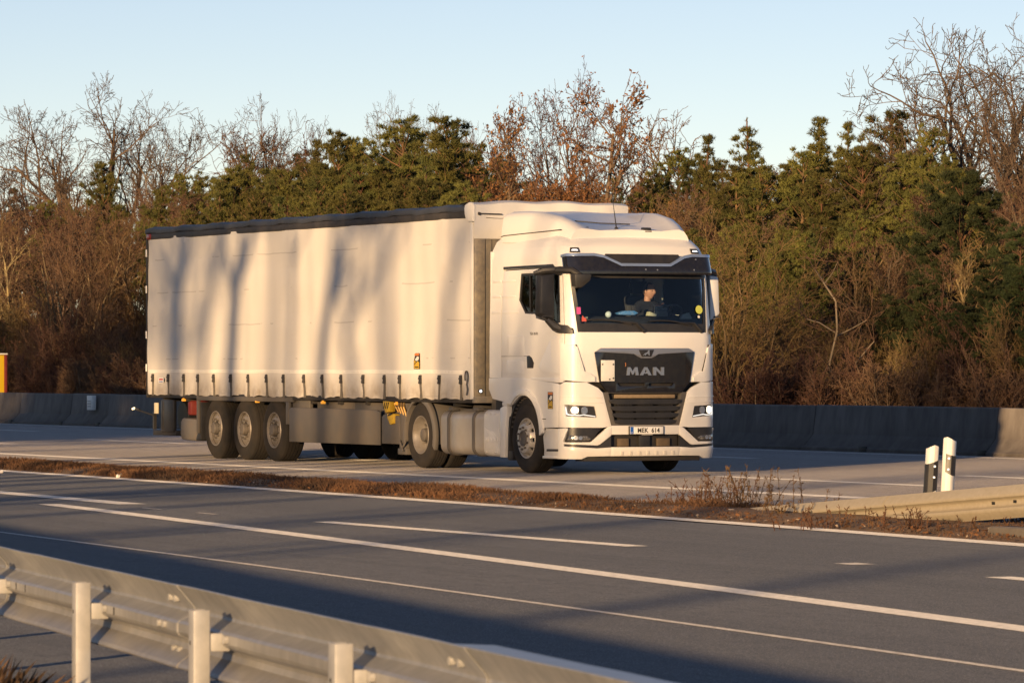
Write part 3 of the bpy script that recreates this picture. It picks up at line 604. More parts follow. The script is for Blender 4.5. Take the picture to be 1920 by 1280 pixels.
# chassis and running gear
mb = MB(); mb.box(Lr + .1, -.1, -1.26, -1.19, 1.02, 1.10); mb.box(Lr + .1, -.1, 1.19, 1.26, 1.02, 1.10); mb.build('side_rave', DARKST, tl, bevel=.006)
mb = MB()
for y in (-.55, .45): mb.box(Lr + .3, -.3, y, y + .1, .72 + .1, 1.05)
for x in np.arange(Lr + .5, -.5, 1.1): mb.box(x, x + .08, -1.18, 1.18, .96, 1.05)
mb.build('chassis_frame', DARKST, tl, bevel=.006)
for x in (-10.46, -9.17, -7.88):
    mb = MB(); mb.tube([(x, -.95, WR), (x, .95, WR)], .07, 12); mb.box(x - .06, x + .06, -.58, -.42, .5, .9); mb.box(x - .06, x + .06, .42, .58, .5, .9); mb.tube([(x + .1, -.5, .55), (x + .1, -.5, .9)], .12, 12); mb.build('axle', DARKST, tl)
    add_wheel(tl, x, -1.25, TR_TYRE, TR_RIM, TR_HUB); add_wheel(tl, x, 1.25, TR_TYRE, TR_RIM, TR_HUB, far=True)
# frame over the wheels and side guards
mb = MB(); mb.box(-11.28, -7.05, -1.262, -1.215, .985, 1.065); mb.box(-11.28, -11.20, -1.262, -1.215, .42, .985); mb.box(-7.33, -7.20, -1.262, -1.215, .62, .985); mb.build('wheel_frame', UNDER, tl, bevel=.006)
mb = MB(); mb.prism([(-11.42, .30), (-11.16, .30), (-11.16, .96), (-11.22, .96), (-11.28, .5)], 'y', -1.22, -.9); mb.build('mudguard_flap', BLACKP, tl, bevel=.008)
mb = MB(); mb.prism([(-7.18, .335), (-7.18, .87), (-7.10, .90), (-3.66, .885), (-3.55, .86), (-3.55, .335)], 'y', -1.265, -1.225); mb.box(-7.1, -3.6, -1.225, -1.19, .845, .885); mb.build('side_panel', UNDER, tl, bevel=.012)
mb = MB(); mb.box(-7.2, -6.5, -1.20, -1.12, .80, 1.03); mb.box(-6.4, -4.9, -1.10, -.6, .60, 1.0); mb.box(-4.85, -3.1, -1.12, -.62, .56, 1.0); mb.build('pallet_box', UNDER, tl, bevel=.02)
mb = MB(); mb.prism([(-3.50, .36), (-3.50, .78), (-3.42, .82), (-2.85, .80), (-2.80, .36)], 'y', -1.245, -1.20); mb.box(-2.86, -2.62, -1.23, -1.0, .24, 1.0); mb.box(-2.9, -2.58, -1.24, -1.0, .20, .30); mb.build('landing_leg', UNDER, tl, bevel=.012)
mb = MB(); mb.tube([(-2.78, -1.25, .42), (-2.72, -1.27, .36), (-2.66, -1.27, .30), (-2.60, -1.27, .34), (-2.55, -1.25, .42)], .016, 6); mb.tube([(-2.72, -1.27, .38), (-2.62, -1.27, .26)], .014, 6); mb.build('crank_handle', UNDER, tl)
# yellow wheel chocks with black bands, and valves
for x, z0, z1 in ((-3.26, .84, 1.03), (-3.10, .66, .84)):
    mb = MB(); mb.prism([(x - .13, z1), (x + .13, z1 - .01), (x + .12, z0 + .02), (x - .02, z0), (x - .12, z1 - .08)], 'y', -1.275, -1.17); q = mb.build('wheel_chock', YELP, tl, bevel=.012)
    mb = MB()
    if z0 > .8:
        for k in range(3): mb.prism([(x - .10 + .07 * k, z0 + .07), (x - .075 + .07 * k, z0 + .07), (x - .03 + .07 * k, z1 - .02), (x - .055 + .07 * k, z1 - .02)], 'y', -1.280, -1.274)
    else: mb.prism([(x - .1, z1 - .05), (x + .08, z1 - .02), (x + .08, z1), (x - .06, z1 - .012)], 'y', -1.280, -1.274)
    mb.build('black_stripe', INK, q, smooth=0)
mb = MB()
for k in range(4): mb.tube([(-2.95 + .1 * k, -1.24, 1.0), (-2.92 + .1 * k, -1.26, .94), (-2.90 + .1 * k, -1.22, .86 - .02 * k)], .02, 6)
mb.build('air_valve', mat('brass', (.35, .22, .08), .4, .6), tl)
for x in (-11.95, -8.62, -5.85, -2.95):
    mb = MB(); mb.box(x - .035, x + .035, -1.262, -1.20, .965, 1.005); mb.box(x - .02, x + .02, -1.25, -1.22, 1.0, 1.04); mb.build('side_marker', AMBER, tl, bevel=.008)
# rear overhang: tail lamp bar, boxes, extinguisher box
mb = MB(); mb.box(-12.02, -11.86, -1.14, -.72, .72, .98); mb.build('extinguisher_box', REDP, tl, bevel=.04)
mb = MB(); mb.prism([(-12.12, .30), (-12.18, .40), (-12.16, .62), (-12.06, .68), (-11.40, .66), (-11.38, .34), (-11.44, .28)], 'y', -1.21, -.7); mb.build('tool_box', GREYP, tl, bevel=.03)
mb = MB(); mb.lathe([(.001, 0), (.25, 0), (.27, .04), (.27, 1.3), (.25, 1.34), (.001, 1.34)], (-12.72, -.95, .70), 20, close=False); mb.build('rear_tank', BLACKP, tl)
mb = MB(); mb.box(-13.05, -12.45, -1.235, -1.16, .42, .99); mb.box(-13.02, -12.9, -1.245, -1.2, .46, .97); mb.build('mudflap', BLACKP, tl, bevel=.02)
mb = MB(); mb.box(-13.5, -12.4, -1.2, 1.2, .36, .45); mb.box(-13.3, -13.2, -.7, -.6, .4, 1.05); mb.box(-13.3, -13.2, .6, .7, .4, 1.05); mb.build('underrun_bar', DARKST, tl, bevel=.01)
mb = MB(); mb.box(-13.40, -13.24, -1.22, -1.19, .74, .93); mb.build('end_plate', mat('cream_plate', (.62, .55, .40), .5), tl, bevel=.006)
mb = MB(); mb.box(-13.46, -13.40, -1.22, -1.17, .46, .76); mb.tube([(-13.4, -1.2, .70), (-13.72, -1.40, .80)], .014, 6); mb.tube([(-13.70, -1.38, .80), (-13.80, -1.44, .83)], [.025, .022], 8); q = mb.build('lamp_stalk', BLACKP, tl)
mb = MB(); mb.tube([(-13.79, -1.44, .83), (-13.72, -1.50, .82)], [.022, .018], 10); mb.build('end_outline_lamp', mat('clear_lens', (.8, .7, .5), .1, emit=((1, .85, .5), 1.0)), q)
# stickers and a maker's tag on the curtain
def blind_spot_sticker(parent, S):
    """S(a, b, off): a across, b up, from 0..1"""
    def quad(mb, P, off): 
        n = len(P); mb.add([S(a, b, off) for a, b in P], [tuple(range(n))])
    base = MB(); quad(base, [(0, 0), (1, 0), (1, 1), (0, 1)], .0015); o = base.build('warning_sticker', mat('sticker_black', (.03, .028, .025), .5), parent, smooth=0, recalc=False)
    for nm, P, m, of in (('sticker_band', [(.06, .84), (.94, .84), (.94, .98), (.06, .98)], mat('sticker_orange', (.62, .20, .05), .5), .003),
                         ('sticker_triangle', [(.06, .03), (.94, .03), (.94, .42), (.70, .50), (.06, .26)], YELP, .003),
                         ('sticker_cab', [(.20, .58), (.62, .80), (.90, .76), (.86, .60), (.55, .50)], WHITEP, .0035),
                         ('sticker_wedge', [(.06, .30), (.40, .46), (.16, .56), (.06, .50)], YELP, .003),
                         ('sticker_bar', [(.22, .09), (.82, .09), (.82, .15), (.22, .15)], INK, .0045)):
        mb = MB(); quad(mb, P, of); mb.build(nm, m, o, smooth=0, recalc=False)
    return o
blind_spot_sticker(tl, lambda a, b, off: Vector((-2.17 + a * .22, curt(-2.1, 1.65) - off - .004, 1.53 + b * .245)))
mb = MB(); mb.box(-12.98, -12.72, curt(-12.85, 1.33) - .012, curt(-12.85, 1.33) - .009, 1.28, 1.375, 0); mb.box(-12.95, -12.76, curt(-12.85, 1.33) - .014, curt(-12.85, 1.33) - .011, 1.33, 1.355, 1); mb.box(-12.95, -12.78, curt(-12.85, 1.33) - .014, curt(-12.85, 1.33) - .011, 1.295, 1.31, 2)
mb.prism([(-12.72, 1.28), (-12.69, 1.33), (-12.72, 1.375)], 'y', curt(-12.85, 1.33) - .014, curt(-12.85, 1.33) - .008, 3)
mb.build('maker_tag', [PLATEW, mat('tag_red', (.5, .05, .06), .5), mat('tag_blue', (.06, .08, .35), .5), INK], tl, smooth=0)
# ================================================================== tractor unit
tr = empty('tractor_unit', TRUCKM); tag(tr, 'white tractor unit with dark sun visor and black grille pulling the curtain trailer', 'truck')
SD = CAB.side
# --- cab shell: upper body with openings for windscreen, side windows and doors
ws = [(-1.055, 2.065), (-1.122, 2.68), (-1.142, 2.93), (1.142, 2.93), (1.122, 2.68), (1.055, 2.065)]          # windscreen opening
door = [(-3.340, 1.375), (-3.335, 2.342), (-3.268, 2.985), (-1.375, 3.0), (-1.262, 2.93), (-1.275, 1.375)]
win = [(-2.654, 2.935), (-2.731, 2.545), (-2.524, 2.345), (-2.180, 2.335), (-2.160, 2.275), (-1.528, 2.185), (-1.345, 2.205), (-1.318, 2.88), (-1.400, 2.935)]
zt = 3.54
skin('cab_body', [(-3.742, 1.40), (-3.742, 2.99), (-3.742, 3.0), (-3.742, zt), (3.742, zt), (3.742, 1.40), (1.275, 1.375), (.93, 1.345), (-.93, 1.345), (-1.275, 1.375)], CAB, PAINT, tr,
     holes=[ws, [(-3.358, 1.40), (-3.353, 2.345), (-3.286, 3.0), (-1.366, 3.017), (-1.244, 2.94), (-1.258, 1.40)], mir([(-3.358, 1.40), (-3.353, 2.345), (-3.286, 3.0), (-1.366, 3.017), (-1.244, 2.94), (-1.258, 1.40)])], o1=-.05)
for s in (-1, 1):
    d = skin('door', door if s < 0 else mir(door), CAB, PAINT, tr, holes=[win if s < 0 else mir(win)], o0=.001, o1=-.045, bev=.004)
    # recessed glass and black frame
    wi = [(-2.68, 2.945), (-2.75, 2.53), (-2.54, 2.33), (-2.17, 2.32), (-1.53, 2.17), (-1.335, 2.19), (-1.305, 2.945)]
    skin('side_window', wi if s < 0 else mir(wi), CAB, SGLASS, d, o0=-.026, o1=-.030, smooth=60)
    inner = [(-2.61, 2.90), (-2.69, 2.545), (-2.505, 2.375), (-2.15, 2.365), (-1.53, 2.225), (-1.39, 2.235), (-1.365, 2.90)]
    skin('window_seal', win if s < 0 else mir(win), CAB, BLACKP, d, holes=[inner if s < 0 else mir(inner)], o0=-.006, o1=-.024)
    if s < 0:
        skin('window_post', [(-2.37, 2.90), (-2.37, 2.37), (-2.345, 2.37), (-2.345, 2.90)], CAB, BLACKP, d, o0=-.004, o1=-.02)
    gap_o = [(-3.375, 1.36), (-3.370, 2.345), (-3.30, 3.02), (-1.36, 3.03), (-1.235, 2.95), (-1.245, 1.36)]; gap_i = [(-3.315, 1.40), (-3.31, 2.34), (-3.245, 2.96), (-1.39, 2.975), (-1.285, 2.91), (-1.295, 1.40)]
    skin('door_gap', gap_o if s < 0 else mir(gap_o), CAB, CHARC, tr, holes=[gap_i if s < 0 else mir(gap_i)], o0=-.052, o1=-.06)
    hp = [(-2.455, 1.725), (-2.38, 1.730), (-2.30, 1.70), (-2.225, 1.62), (-2.25, 1.545), (-2.44, 1.545)]
    skin('door_handle', hp if s < 0 else mir(hp), CAB, BLACKP, d, o0=.012, o1=-.01, bev=.006)
    # horizontal pressings behind the window and the raised lower door panel
    for z, a, b2 in ((2.83, -3.66, -2.86), (2.605, -3.66, -2.865), (2.37, -3.68, -2.75)):
        P = [(a, z - .018), (a, z + .018), (b2, z + .018), (b2 + .03, z), (b2, z - .018)]
        P1 = [p for p in P]; lo = [(max(x, -3.325), y) for x, y in P1]; hi_ = [(min(x, -3.355), y) for x, y in P1]
        skin('pressing', lo if s < 0 else mir(lo), CAB, PAINT, d, o0=.005, o1=-.004, bev=.006)
        skin('pressing', [(a, z - .018), (a, z + .018), (-3.355, z + .018), (-3.355, z - .018)] if s < 0 else mir([(a, z - .018), (a, z + .018), (-3.355, z + .018), (-3.355, z - .018)]), CAB, PAINT, tr, o0=.005, o1=-.004, bev=.006)
    for P in ([(-3.13, 1.72), (-3.13, 2.03), (-2.60, 2.03), (-2.56, 1.99), (-2.56, 1.72)], [(-3.14, 1.46), (-3.16, 1.50), (-3.16, 1.62), (-3.12, 1.66), (-2.60, 1.66), (-2.56, 1.62), (-2.56, 1.46)], [(-2.08, 1.56), (-1.98, 1.47), (-1.36, 1.46), (-1.36, 1.98), (-1.52, 2.02), (-1.70, 1.94)]):
        skin('door_pressing', P if s < 0 else mir(P), CAB, PAINT, d, o0=.0035, o1=-.004, bev=.003)
    P = [(-3.33, 1.715), (-3.33, 1.722), (-2.46, 1.725), (-2.46, 1.718)]; skin('door_seam', P if s < 0 else mir(P), CAB, CHARC, d, o0=.002, o1=-.002, smooth=0)
    P = [(-2.32, 1.405), (-2.32, 1.375), (-1.45, 1.335), (-1.30, 1.335), (-1.27, 1.36), (-1.27, 1.405)]; skin('door_sill', P if s < 0 else mir(P), CAB, PAINT, tr, o0=.012, o1=-.03, bev=.006)
    # black rain gutter strip above the door
    P = [(-3.262, 3.006), (-3.262, 3.045), (-1.50, 3.055), (-1.45, 3.02), (-1.50, 3.016)]; skin('gutter_strip', P if s < 0 else mir(P), CAB, BLACKP, tr, o0=.010, o1=-.01, bev=.003)
mb = MB()                                      # rear wall and roof cap of the cab
mb.box(.395, .43, -1.21, 1.21, 1.40, 3.28); mb.build('rear_wall', PAINT2, tr, bevel=.01)
ring = [CAB(t, zt, .0) for t in list(np.linspace(-3.742, -CAB.s10, 10)) + list(np.linspace(-CAB.s10, CAB.s10, 33))[1:-1] + list(np.linspace(CAB.s10, 3.742, 10))]
mb = MB(); n = len(ring); mb.add(ring + [Vector((.4 + (p.x - .4) * .62, p.y * .6, 3.575)) for p in ring] + [Vector((1.0, 0, 3.585))], [(i, i + 1, n + i + 1, n + i) for i in range(n - 1)] + [(n + i, n + i + 1, 2 * n) for i in range(n - 1)] + [(2 * n - 1, n, 2 * n), (n - 1, 0, n, 2 * n - 1)])
mb.build('roof', PAINT, tr, smooth=60)
mb = MB(); mb.box(.40, 2.75, -1.16, 1.16, 1.36, 1.45); mb.build('cab_floor', DARKST, tr)
# --- windscreen
wg = skin('windscreen', [(-1.07, 2.05), (-1.155, 2.95), (1.155, 2.95), (1.07, 2.05)], CAB, GLASS, tr, o0=-.012, o1=-.018, smooth=60)
skin('black_border', ws, CAB, BLACKP, wg, holes=[[(-1.005, 2.19), (-1.088, 2.85), (1.088, 2.85), (1.005, 2.19)]], o0=-.004, o1=-.011)
for y0, y1, z1 in ((-.92, -.02, 2.245), (.08, .95, 2.235)):       # wipers
    mb = MB(); n0 = 9
    pts = [CAB(y0 + (y1 - y0) * (1 - q) * .78, z1 - .01 - .055 * (1 - q) ** 2 * 1.0 + .02 * math.sin(q * 3), .022) for q in np.linspace(0, 1, n0)]
    mb.tube(pts, .011, 6); piv = CAB(y1, 2.085, .02); mb.tube([pts[2], CAB(y0 + (y1 - y0) * .86, 2.20, .03), piv], [.010, .014, .018], 6); mb.tube([piv, CAB(y1, 2.085, -.01)], .03, 10)
    mb.build('wiper', BLACKP, tr)
# stickers on the glass
def disc(name, s, z, r, m, parent, off=-.009, sq=None):
    mb = MB(); P = [(r * math.cos(a), r * math.sin(a)) for a in np.linspace(0, 2 * math.pi, 20, endpoint=False)] if not sq else sq
    mb.add([CAB(s + a, z + b, off) for a, b in P], [tuple(range(len(P)))]); return mb.build(name, m, parent, smooth=0, recalc=False)
disc('green_badge', .945, 2.40, .062, mat('badge_green', (.55, .60, .12), .5), wg, off=.004)
disc('white_dot', .93, 2.295, .02, WHITEP, wg, off=.004)
disc('pink_sticker', -1.03, 2.375, 0, mat('sticker_pink', (.55, .06, .25), .5), wg, off=.0, sq=[(-.03, -.05), (.03, -.05), (.03, .05), (-.03, .05)])
disc('red_sticker', -.96, 2.25, 0, mat('sticker_red', (.55, .10, .08), .5), wg, off=.0, sq=[(-.03, -.03), (.04, -.03), (.04, .01), (.0, .035), (-.015, .06), (-.03, .01)])
# --- sun visor: dark band with a waved upper trim
vis_top = [(-1.215, 3.185), (-.80, 3.190), (-.66, 3.165), (-.40, 3.045), (.40, 3.045), (.66, 3.165), (.80, 3.190), (1.215, 3.185)]
VIS = Surf([(2.8, 1.19), (3.3, 1.18)], [(2.8, 3.16), (2.95, 3.16), (3.25, 3.06)], .08, .22, .40, 3.0)
vb = skin('sun_visor', vis_top + [(1.36, 3.17), (1.36, 2.94), (1.10, 2.905), (-1.10, 2.905), (-1.36, 2.94), (-1.36, 3.17)], VIS, GLOSSB, tr, o0=0, o1=-.02, bev=.004)
tt = [(-1.37, 3.165), (-1.215, 3.185), (-.80, 3.190), (-.66, 3.165), (-.40, 3.045), (.40, 3.045), (.66, 3.165), (.80, 3.190), (1.215, 3.185), (1.37, 3.165)]
skin('visor_trim', [(a, b + .018) for a, b in tt] + [(a, b - .022) for a, b in tt[::-1]], VIS, BLUECH, vb, o0=.012, o1=-.024, bev=.005)
skin('visor_grid', [(-.60, 3.20), (.60, 3.20), (.62, 3.17), (.38, 3.04), (-.38, 3.04), (-.62, 3.17)], VIS, BLACKP, vb, o0=-.05, o1=-.07)
mb = MB()
for s, z in ((-.02, 2.975), (.17, 2.97), (.80, 2.975), (.86, 3.13)): mb.tube([VIS(s, z, -.01), VIS(s, z, .006)], .012, 8)
mb.build('visor_screw', SATIN, vb)
mb = MB()
for s in (-1.0, -.4, .4, 1.0): mb.tube([VIS(s, 3.0, -.015), CAB(s, 3.02, -.02)], .02, 6)
mb.build('visor_bracket', BLACKP, vb)
# --- roof marker lamps
for s in (-1.04, 1.0):
    P = lambda e: [(s - .065 - e, 3.228 - e), (s - .05 - e, 3.285 + e), (s + .05 + e, 3.285 + e), (s + .065 + e, 3.228 - e)]
    q = skin('roof_lamp', P(.008), CAB, BLACKP, tr, o0=.022, o1=-.01, bev=.005); skin('lens', P(-.018), CAB, MARKW, q, o0=.027, o1=.015)
# --- roof air deflector with side wings
sec = [(.60, 3.855, 1.0), (.72, 3.87, 1.0), (1.2, 3.865, .99), (1.7, 3.84, .97), (2.1, 3.77, .94), (2.4, 3.67, .90), (2.62, 3.575, .86)]
mb = MB(); rows = []
for i, (x, h, wsc) in enumerate(sec):
    t = i / (len(sec) - 1); ww = 1.10 * wsc; dip = h - .13 * min(1, max(0, (x - .9) / .8)) * (1 - max(0, (x - 2.3) / .4)); base = 3.42 - .06 * t
    rows.append([(x, -ww - .02, base), (x, -ww - .015, base + .35 * (h - base)), (x, -ww + .01, h - .09), (x, -ww + .06, h - .025), (x, -ww + .14, h), (x, -ww + .24, h - .005), (x, -ww + .44, dip), (x, 0, dip + .02),
                 (x, ww - .44, dip), (x, ww - .24, h - .005), (x, ww - .14, h), (x, ww - .06, h - .025), (x, ww - .01, h - .09), (x, ww + .015, base + .35 * (h - base)), (x, ww + .02, base)])
q = len(rows[0]); fl = [p for r_ in rows for p in r_]
mb.add(fl, [(i * q + j, i * q + j + 1, i * q + q + j + 1, i * q + q + j) for i in range(len(rows) - 1) for j in range(q - 1)] + [tuple(range(q)), tuple(range((len(rows) - 1) * q, len(rows) * q))[::-1]])
ad = mb.build('air_deflector', PAINT, tr, smooth=40)
mb = MB(); mb.tube([(x, -1.10 * w_ - .024, 3.50 + .012 * i) for i, (x, h, w_) in enumerate(sec[:-1])], .007, 6); mb.build('deflector_seal', CHARC, ad)
mb = MB(); mb.tube([(2.05, -.62, 3.70), (2.25, -.30, 3.665), (2.32, .15, 3.655)], .010, 5); mb.build('deflector_rib', CHARC, ad)
for x, y in ((2.52, -.70), (2.56, .30)):
    mb = MB(); mb.prism([(x - .10, 3.545), (x + .07, 3.535), (x + .03, 3.60), (x - .06, 3.605)], 'y', y - .06, y + .06); mb.build('roof_bracket', BLACKP, tr, bevel=.01)
mb = MB(); mb.tube([(2.45, -.14, 3.56), (2.44, -.14, 3.62), (2.36, -.14, 3.90), (2.30, -.14, 4.12)], [.03, .010, .005, .004], 6); mb.tube([(2.45, -.14, 3.54), (2.45, -.14, 3.60)], [.05, .025], 10); mb.build('aerial', BLACKP, tr)
mb = MB(); mb.box(2.40, 2.48, .72, .80, 3.53, 3.58); mb.build('roof_sensor', BLACKP, tr, bevel=.015)
# --- front grille panel with chrome bar, badge, lettering, white plate
gp = [(-.81, 1.775), (-.71, 1.835), (.71, 1.835), (.81, 1.775), (.735, 1.35), (.60, 1.192), (-.60, 1.192), (-.735, 1.35)]
gb = skin('upper_grille', gp, CAB, GLOSSB, tr, holes=[[(-.47, 1.330), (-.02, 1.330), (-.02, 1.285), (-.42, 1.285)], [(.05, 1.330), (.47, 1.330), (.42, 1.285), (.05, 1.285)]], o0=.022, o1=-.03, bev=.006)
skin('grille_backing', [(-.56, 1.36), (.56, 1.36), (.56, 1.2), (-.56, 1.2)], CAB, DARKST, gb, o0=-.035, o1=-.05)
cb = skin('chrome_bar', [(-.80, 1.782), (-.71, 1.832), (.71, 1.832), (.80, 1.782), (.20, 1.750), (.14, 1.715), (.085, 1.690), (-.085, 1.690), (-.14, 1.715), (-.20, 1.750)], CAB, SATIN, gb, o0=.034, o1=.01, bev=.006)
skin('badge', [(-.125, 1.812), (.125, 1.812), (.075, 1.712), (-.075, 1.712)], CAB, BLACKP, gb, o0=.042, o1=.03, bev=.003)
lion = [(-.085, .018), (-.06, .024), (-.045, .040), (-.02, .050), (.012, .060), (.028, .082), (.048, .090), (.058, .078), (.050, .066), (.058, .050), (.052, .030), (.062, .012), (.046, .010), (.034, .030), (.022, .036), (.004, .034), (-.012, .028), (-.022, .012), (-.036, .010), (-.034, .026), (-.05, .024), (-.066, .012)]
skin('lion_emblem', [(a * .8, 1.718 + b) for a, b in lion], CAB, CHROME, gb, o0=.050, o1=.04, smooth=20)
H = .118; z0 = 1.442
def glyph(ch, x):
    if ch == 'M': return [(x, 0), (x + .020, 1), (x + .062, 1), (x + .098, .52), (x + .134, 1), (x + .176, 1), (x + .196, 0), (x + .146, 0), (x + .138, .52), (x + .108, .08), (x + .088, .08), (x + .058, .52), (x + .050, 0)], []
    if ch == 'A': return [(x, 0), (x + .070, 1), (x + .122, 1), (x + .192, 0), (x + .138, 0), (x + .126, .20), (x + .066, .20), (x + .054, 0)], [[(x + .078, .38), (x + .114, .38), (x + .096, .72)]]
    return [(x, 0), (x, 1), (x + .050, 1), (x + .130, .40), (x + .130, 1), (x + .180, 1), (x + .180, 0), (x + .130, 0), (x + .050, .60), (x + .050, 0)], []
for ch, x in (('M', -.318), ('A', -.105), ('N', .112)):
    P, Hs = glyph(ch, x); f_ = lambda Q: [(a, z0 + b * H) for a, b in Q]
    skin('letter_' + ch.lower(), f_(P), CAB, CHROME, gb, holes=[f_(h_) for h_ in Hs], o0=.036, o1=.018, smooth=20, bev=.002)
wp = skin('toll_plate', [(-.715, 1.358), (-.715, 1.661), (-.506, 1.661), (-.506, 1.358)], CAB, WHITEP, gb, o0=.034, o1=.018, bev=.004)
mb = MB()
for a, b in ((-.695, 1.60), (-.527, 1.60), (-.527, 1.40), (-.585, 1.385)): mb.tube([CAB(a, b, .03), CAB(a, b, .040)], .012, 8)
mb.build('plate_screw', CHARC, gb)
mb = MB(); mb.tube([CAB(-.335, 1.57, .03), CAB(-.330, 1.60, .034), CAB(-.335, 1.625, .03)], .008, 5); mb.build('hose_clip', mat('rust', (.3, .12, .05), .7), gb)
# corner panels beside the grille with the dark air slits
for s in (-1, 1):
    f_ = lambda P: P if s < 0 else mir(P)
    cp = skin('corner_deflector', f_([(-1.335, 1.385), (-1.345, 1.60), (-1.325, 1.90), (-1.105, 1.885), (-1.06, 1.845), (-.965, 1.50), (-.88, 1.47), (-.80, 1.42), (-.80, 1.352), (-.93, 1.342), (-1.25, 1.372)]), CAB, PAINT, tr, o0=.026, o1=.0, bev=.010)
    skin('air_slit', f_([(-1.095, 1.885), (-1.078, 1.890), (-.955, 1.505), (-.970, 1.495)]), CAB, CHARC, cp, o0=.018, o1=-.001)
# gap between cab and bumper
mb = MB(); mb.box(.45, 2.96, -1.14, 1.14, .70, 1.40); mb.build('engine_bay', DARKST, tr)
skin('gap_seal', [(-1.36, 1.335), (-1.36, 1.39), (1.36, 1.39), (1.36, 1.335)], CAB, CHARC, tr, o0=-.02, o1=-.06)
# --- bumper: white corners, headlamps, lower slats, fog lamps, plate
for s in (-1, 1):
    f_ = lambda P: P if s < 0 else mir(P)
    c = skin('bumper_corner', f_([(-1.432, .69), (-1.425, 1.295), (-1.27, 1.345), (-.935, 1.340), (-.765, 1.262), (-.690, 1.19), (-.555, .70), (-.72, .685)]), BUM, PAINT, tr,
             holes=[f_([(-1.292, 1.022), (-1.262, .852), (-1.03, .842), (-.775, .828), (-.812, .995)])], o1=-.04, bev=.007)
    skin('crease', f_([(-1.42, 1.135), (-1.42, 1.150), (-.70, 1.128), (-.70, 1.113)]), BUM, PAINT, c, o0=.009, o1=-.005, bev=.005)
    skin('crease', f_([(-1.42, 1.060), (-1.42, 1.075), (-.675, 1.055), (-.675, 1.040)]), BUM, PAINT, c, o0=.007, o1=-.005, bev=.005)
    h = skin('headlight', f_([(-1.30, 1.03), (-1.27, .842), (-1.03, .834), (-.765, .820), (-.805, 1.002)]), BUM, LENS, tr, o0=-.03, o1=-.05)
    mb = MB(); pc = BUM((-1.115) * (1 if s < 0 else -1), .935, -.032)
    nrm = (BUM((-1.115) * (1 if s < 0 else -1), .935, .1) - pc).normalized()
    u_ = Vector((0, 0, 1)); w_ = nrm.cross(u_).normalized()
    def dd(mb, s_, z, rx, rz, o_, n=18, mi=0):
        P = [(s_ + rx * math.cos(a), z + rz * math.sin(a)) for a in np.linspace(0, 2 * math.pi, n, endpoint=False)]
        mb.add([BUM(a, b, o_) for a, b in P] + [BUM(a, b, o_ - .02) for a, b in P], [tuple(range(n))] + [(i, (i + 1) % n, n + (i + 1) % n, n + i) for i in range(n)], mi)
    dd(mb, -s * -1.115 if s > 0 else -1.115, .940, .060, .050, -.012); mb.build('low_beam', HEADL, h, smooth=0)
    mb = MB(); dd(mb, (-.965 if s < 0 else .965), .935, .050, .055, -.016); dd(mb, (-.975 if s < 0 else .975), .965, .022, .022, -.010); dd(mb, (-.955 if s < 0 else .955), .905, .022, .020, -.010); mb.build('high_beam', CHROME, h, smooth=0)
    skin('headlight_bezel', f_([(-1.05, 1.005), (-1.05, .88), (-.79, .84), (-.825, .985)]), BUM, BLACKP, h, o0=-.018, o1=-.03, holes=[f_([(-1.02, .985), (-1.02, .885), (-.915, .88), (-.91, .98)])])
    skin('led_strip', f_([(-1.272, .985), (-1.250, .878), (-1.215, .866), (-1.04, .858), (-.98, .868), (-.80, .842), (-.80, .853), (-.98, .880), (-1.04, .870), (-1.20, .879), (-1.236, .892), (-1.259, .985)]), BUM, DRL, h, o0=-.006, o1=-.02)
    # black fog lamp pocket
    fp = skin('fog_pocket', f_([(-1.235, .560), (-1.205, .672), (-1.17, .692), (-.70, .668), (-.75, .63), (-.86, .488), (-1.285, .482), (-1.27, .52)]), BUM, BLACKP, tr, o0=-.008, o1=-.05, bev=.004)
    fl = skin('fog_lamp', f_([(-1.19, .578), (-.93, .565), (-.87, .528), (-.90, .504), (-1.23, .504)]), BUM, LENS, fp, o0=.0, o1=-.02, bev=.003)
    mb = MB(); dd(mb, -1.10 if s < 0 else 1.10, .542, .034, .030, .006, 12); dd(mb, -1.03 if s < 0 else 1.03, .540, .028, .026, .006, 12); mb.build('fog_reflector', CHROME, fp, smooth=0)
    # side part of the bumper in front of the wheel
    skin('lower_corner', f_([(-1.432, .235), (-1.432, .672), (-1.245, .680), (-1.215, .665), (-1.30, .50), (-1.30, .475), (-.875, .478), (-.655, .655), (-.56, .690), (-.56, .575), (-.735, .445), (-.775, .432), (-1.29, .452), (-1.29, .418), (-.77, .388), (-.56, .402), (-.56, .275), (-.915, .270), (-1.0, .232)]), BUM, PAINT, tr, o0=.004, o1=-.05, bev=.008)
    skin('lower_blade', f_([(-1.285, .418), (-1.285, .448), (-.775, .428), (-.735, .440), (-.56, .572), (-.56, .40), (-.77, .392)]), BUM, BLACKP, tr, o0=-.004, o1=-.05)
skin('bumper_lip', [(-.565, .405), (.565, .405), (.565, .272), (-.565, .272)], BUM, PAINT, tr, o0=.004, o1=-.05, bev=.006)
for k in range(7):
    a = -.42 + .14 * k; skin('lip_notch', [(a, .35), (a + .05, .345), (a + .065, .285), (a + .015, .285)], BUM, PAINT2, tr, o0=.010, o1=0, bev=.004)
skin('plate_carrier', [(-.58, .585), (-.66, .66), (-.57, .715), (.57, .715), (.66, .66), (.58, .585)], BUM, PAINT, tr, o0=-.002, o1=-.04, bev=.005)
skin('lower_intake', [(-.575, .58), (.575, .58), (.575, .40), (-.575, .40)], BUM, DARKST, tr, o0=-.09, o1=-.11)
for a, b_ in ((-.44, -.26), (.20, .42)): skin('tow_cover', [(a, .41), (a, .53), (b_, .53), (b_, .41)], BUM, mat('brown_dust_plastic', (.12, .085, .05), .7, var=(12, .6, (.06, .045, .03))), tr, o0=-.04, o1=-.08, bev=.01)
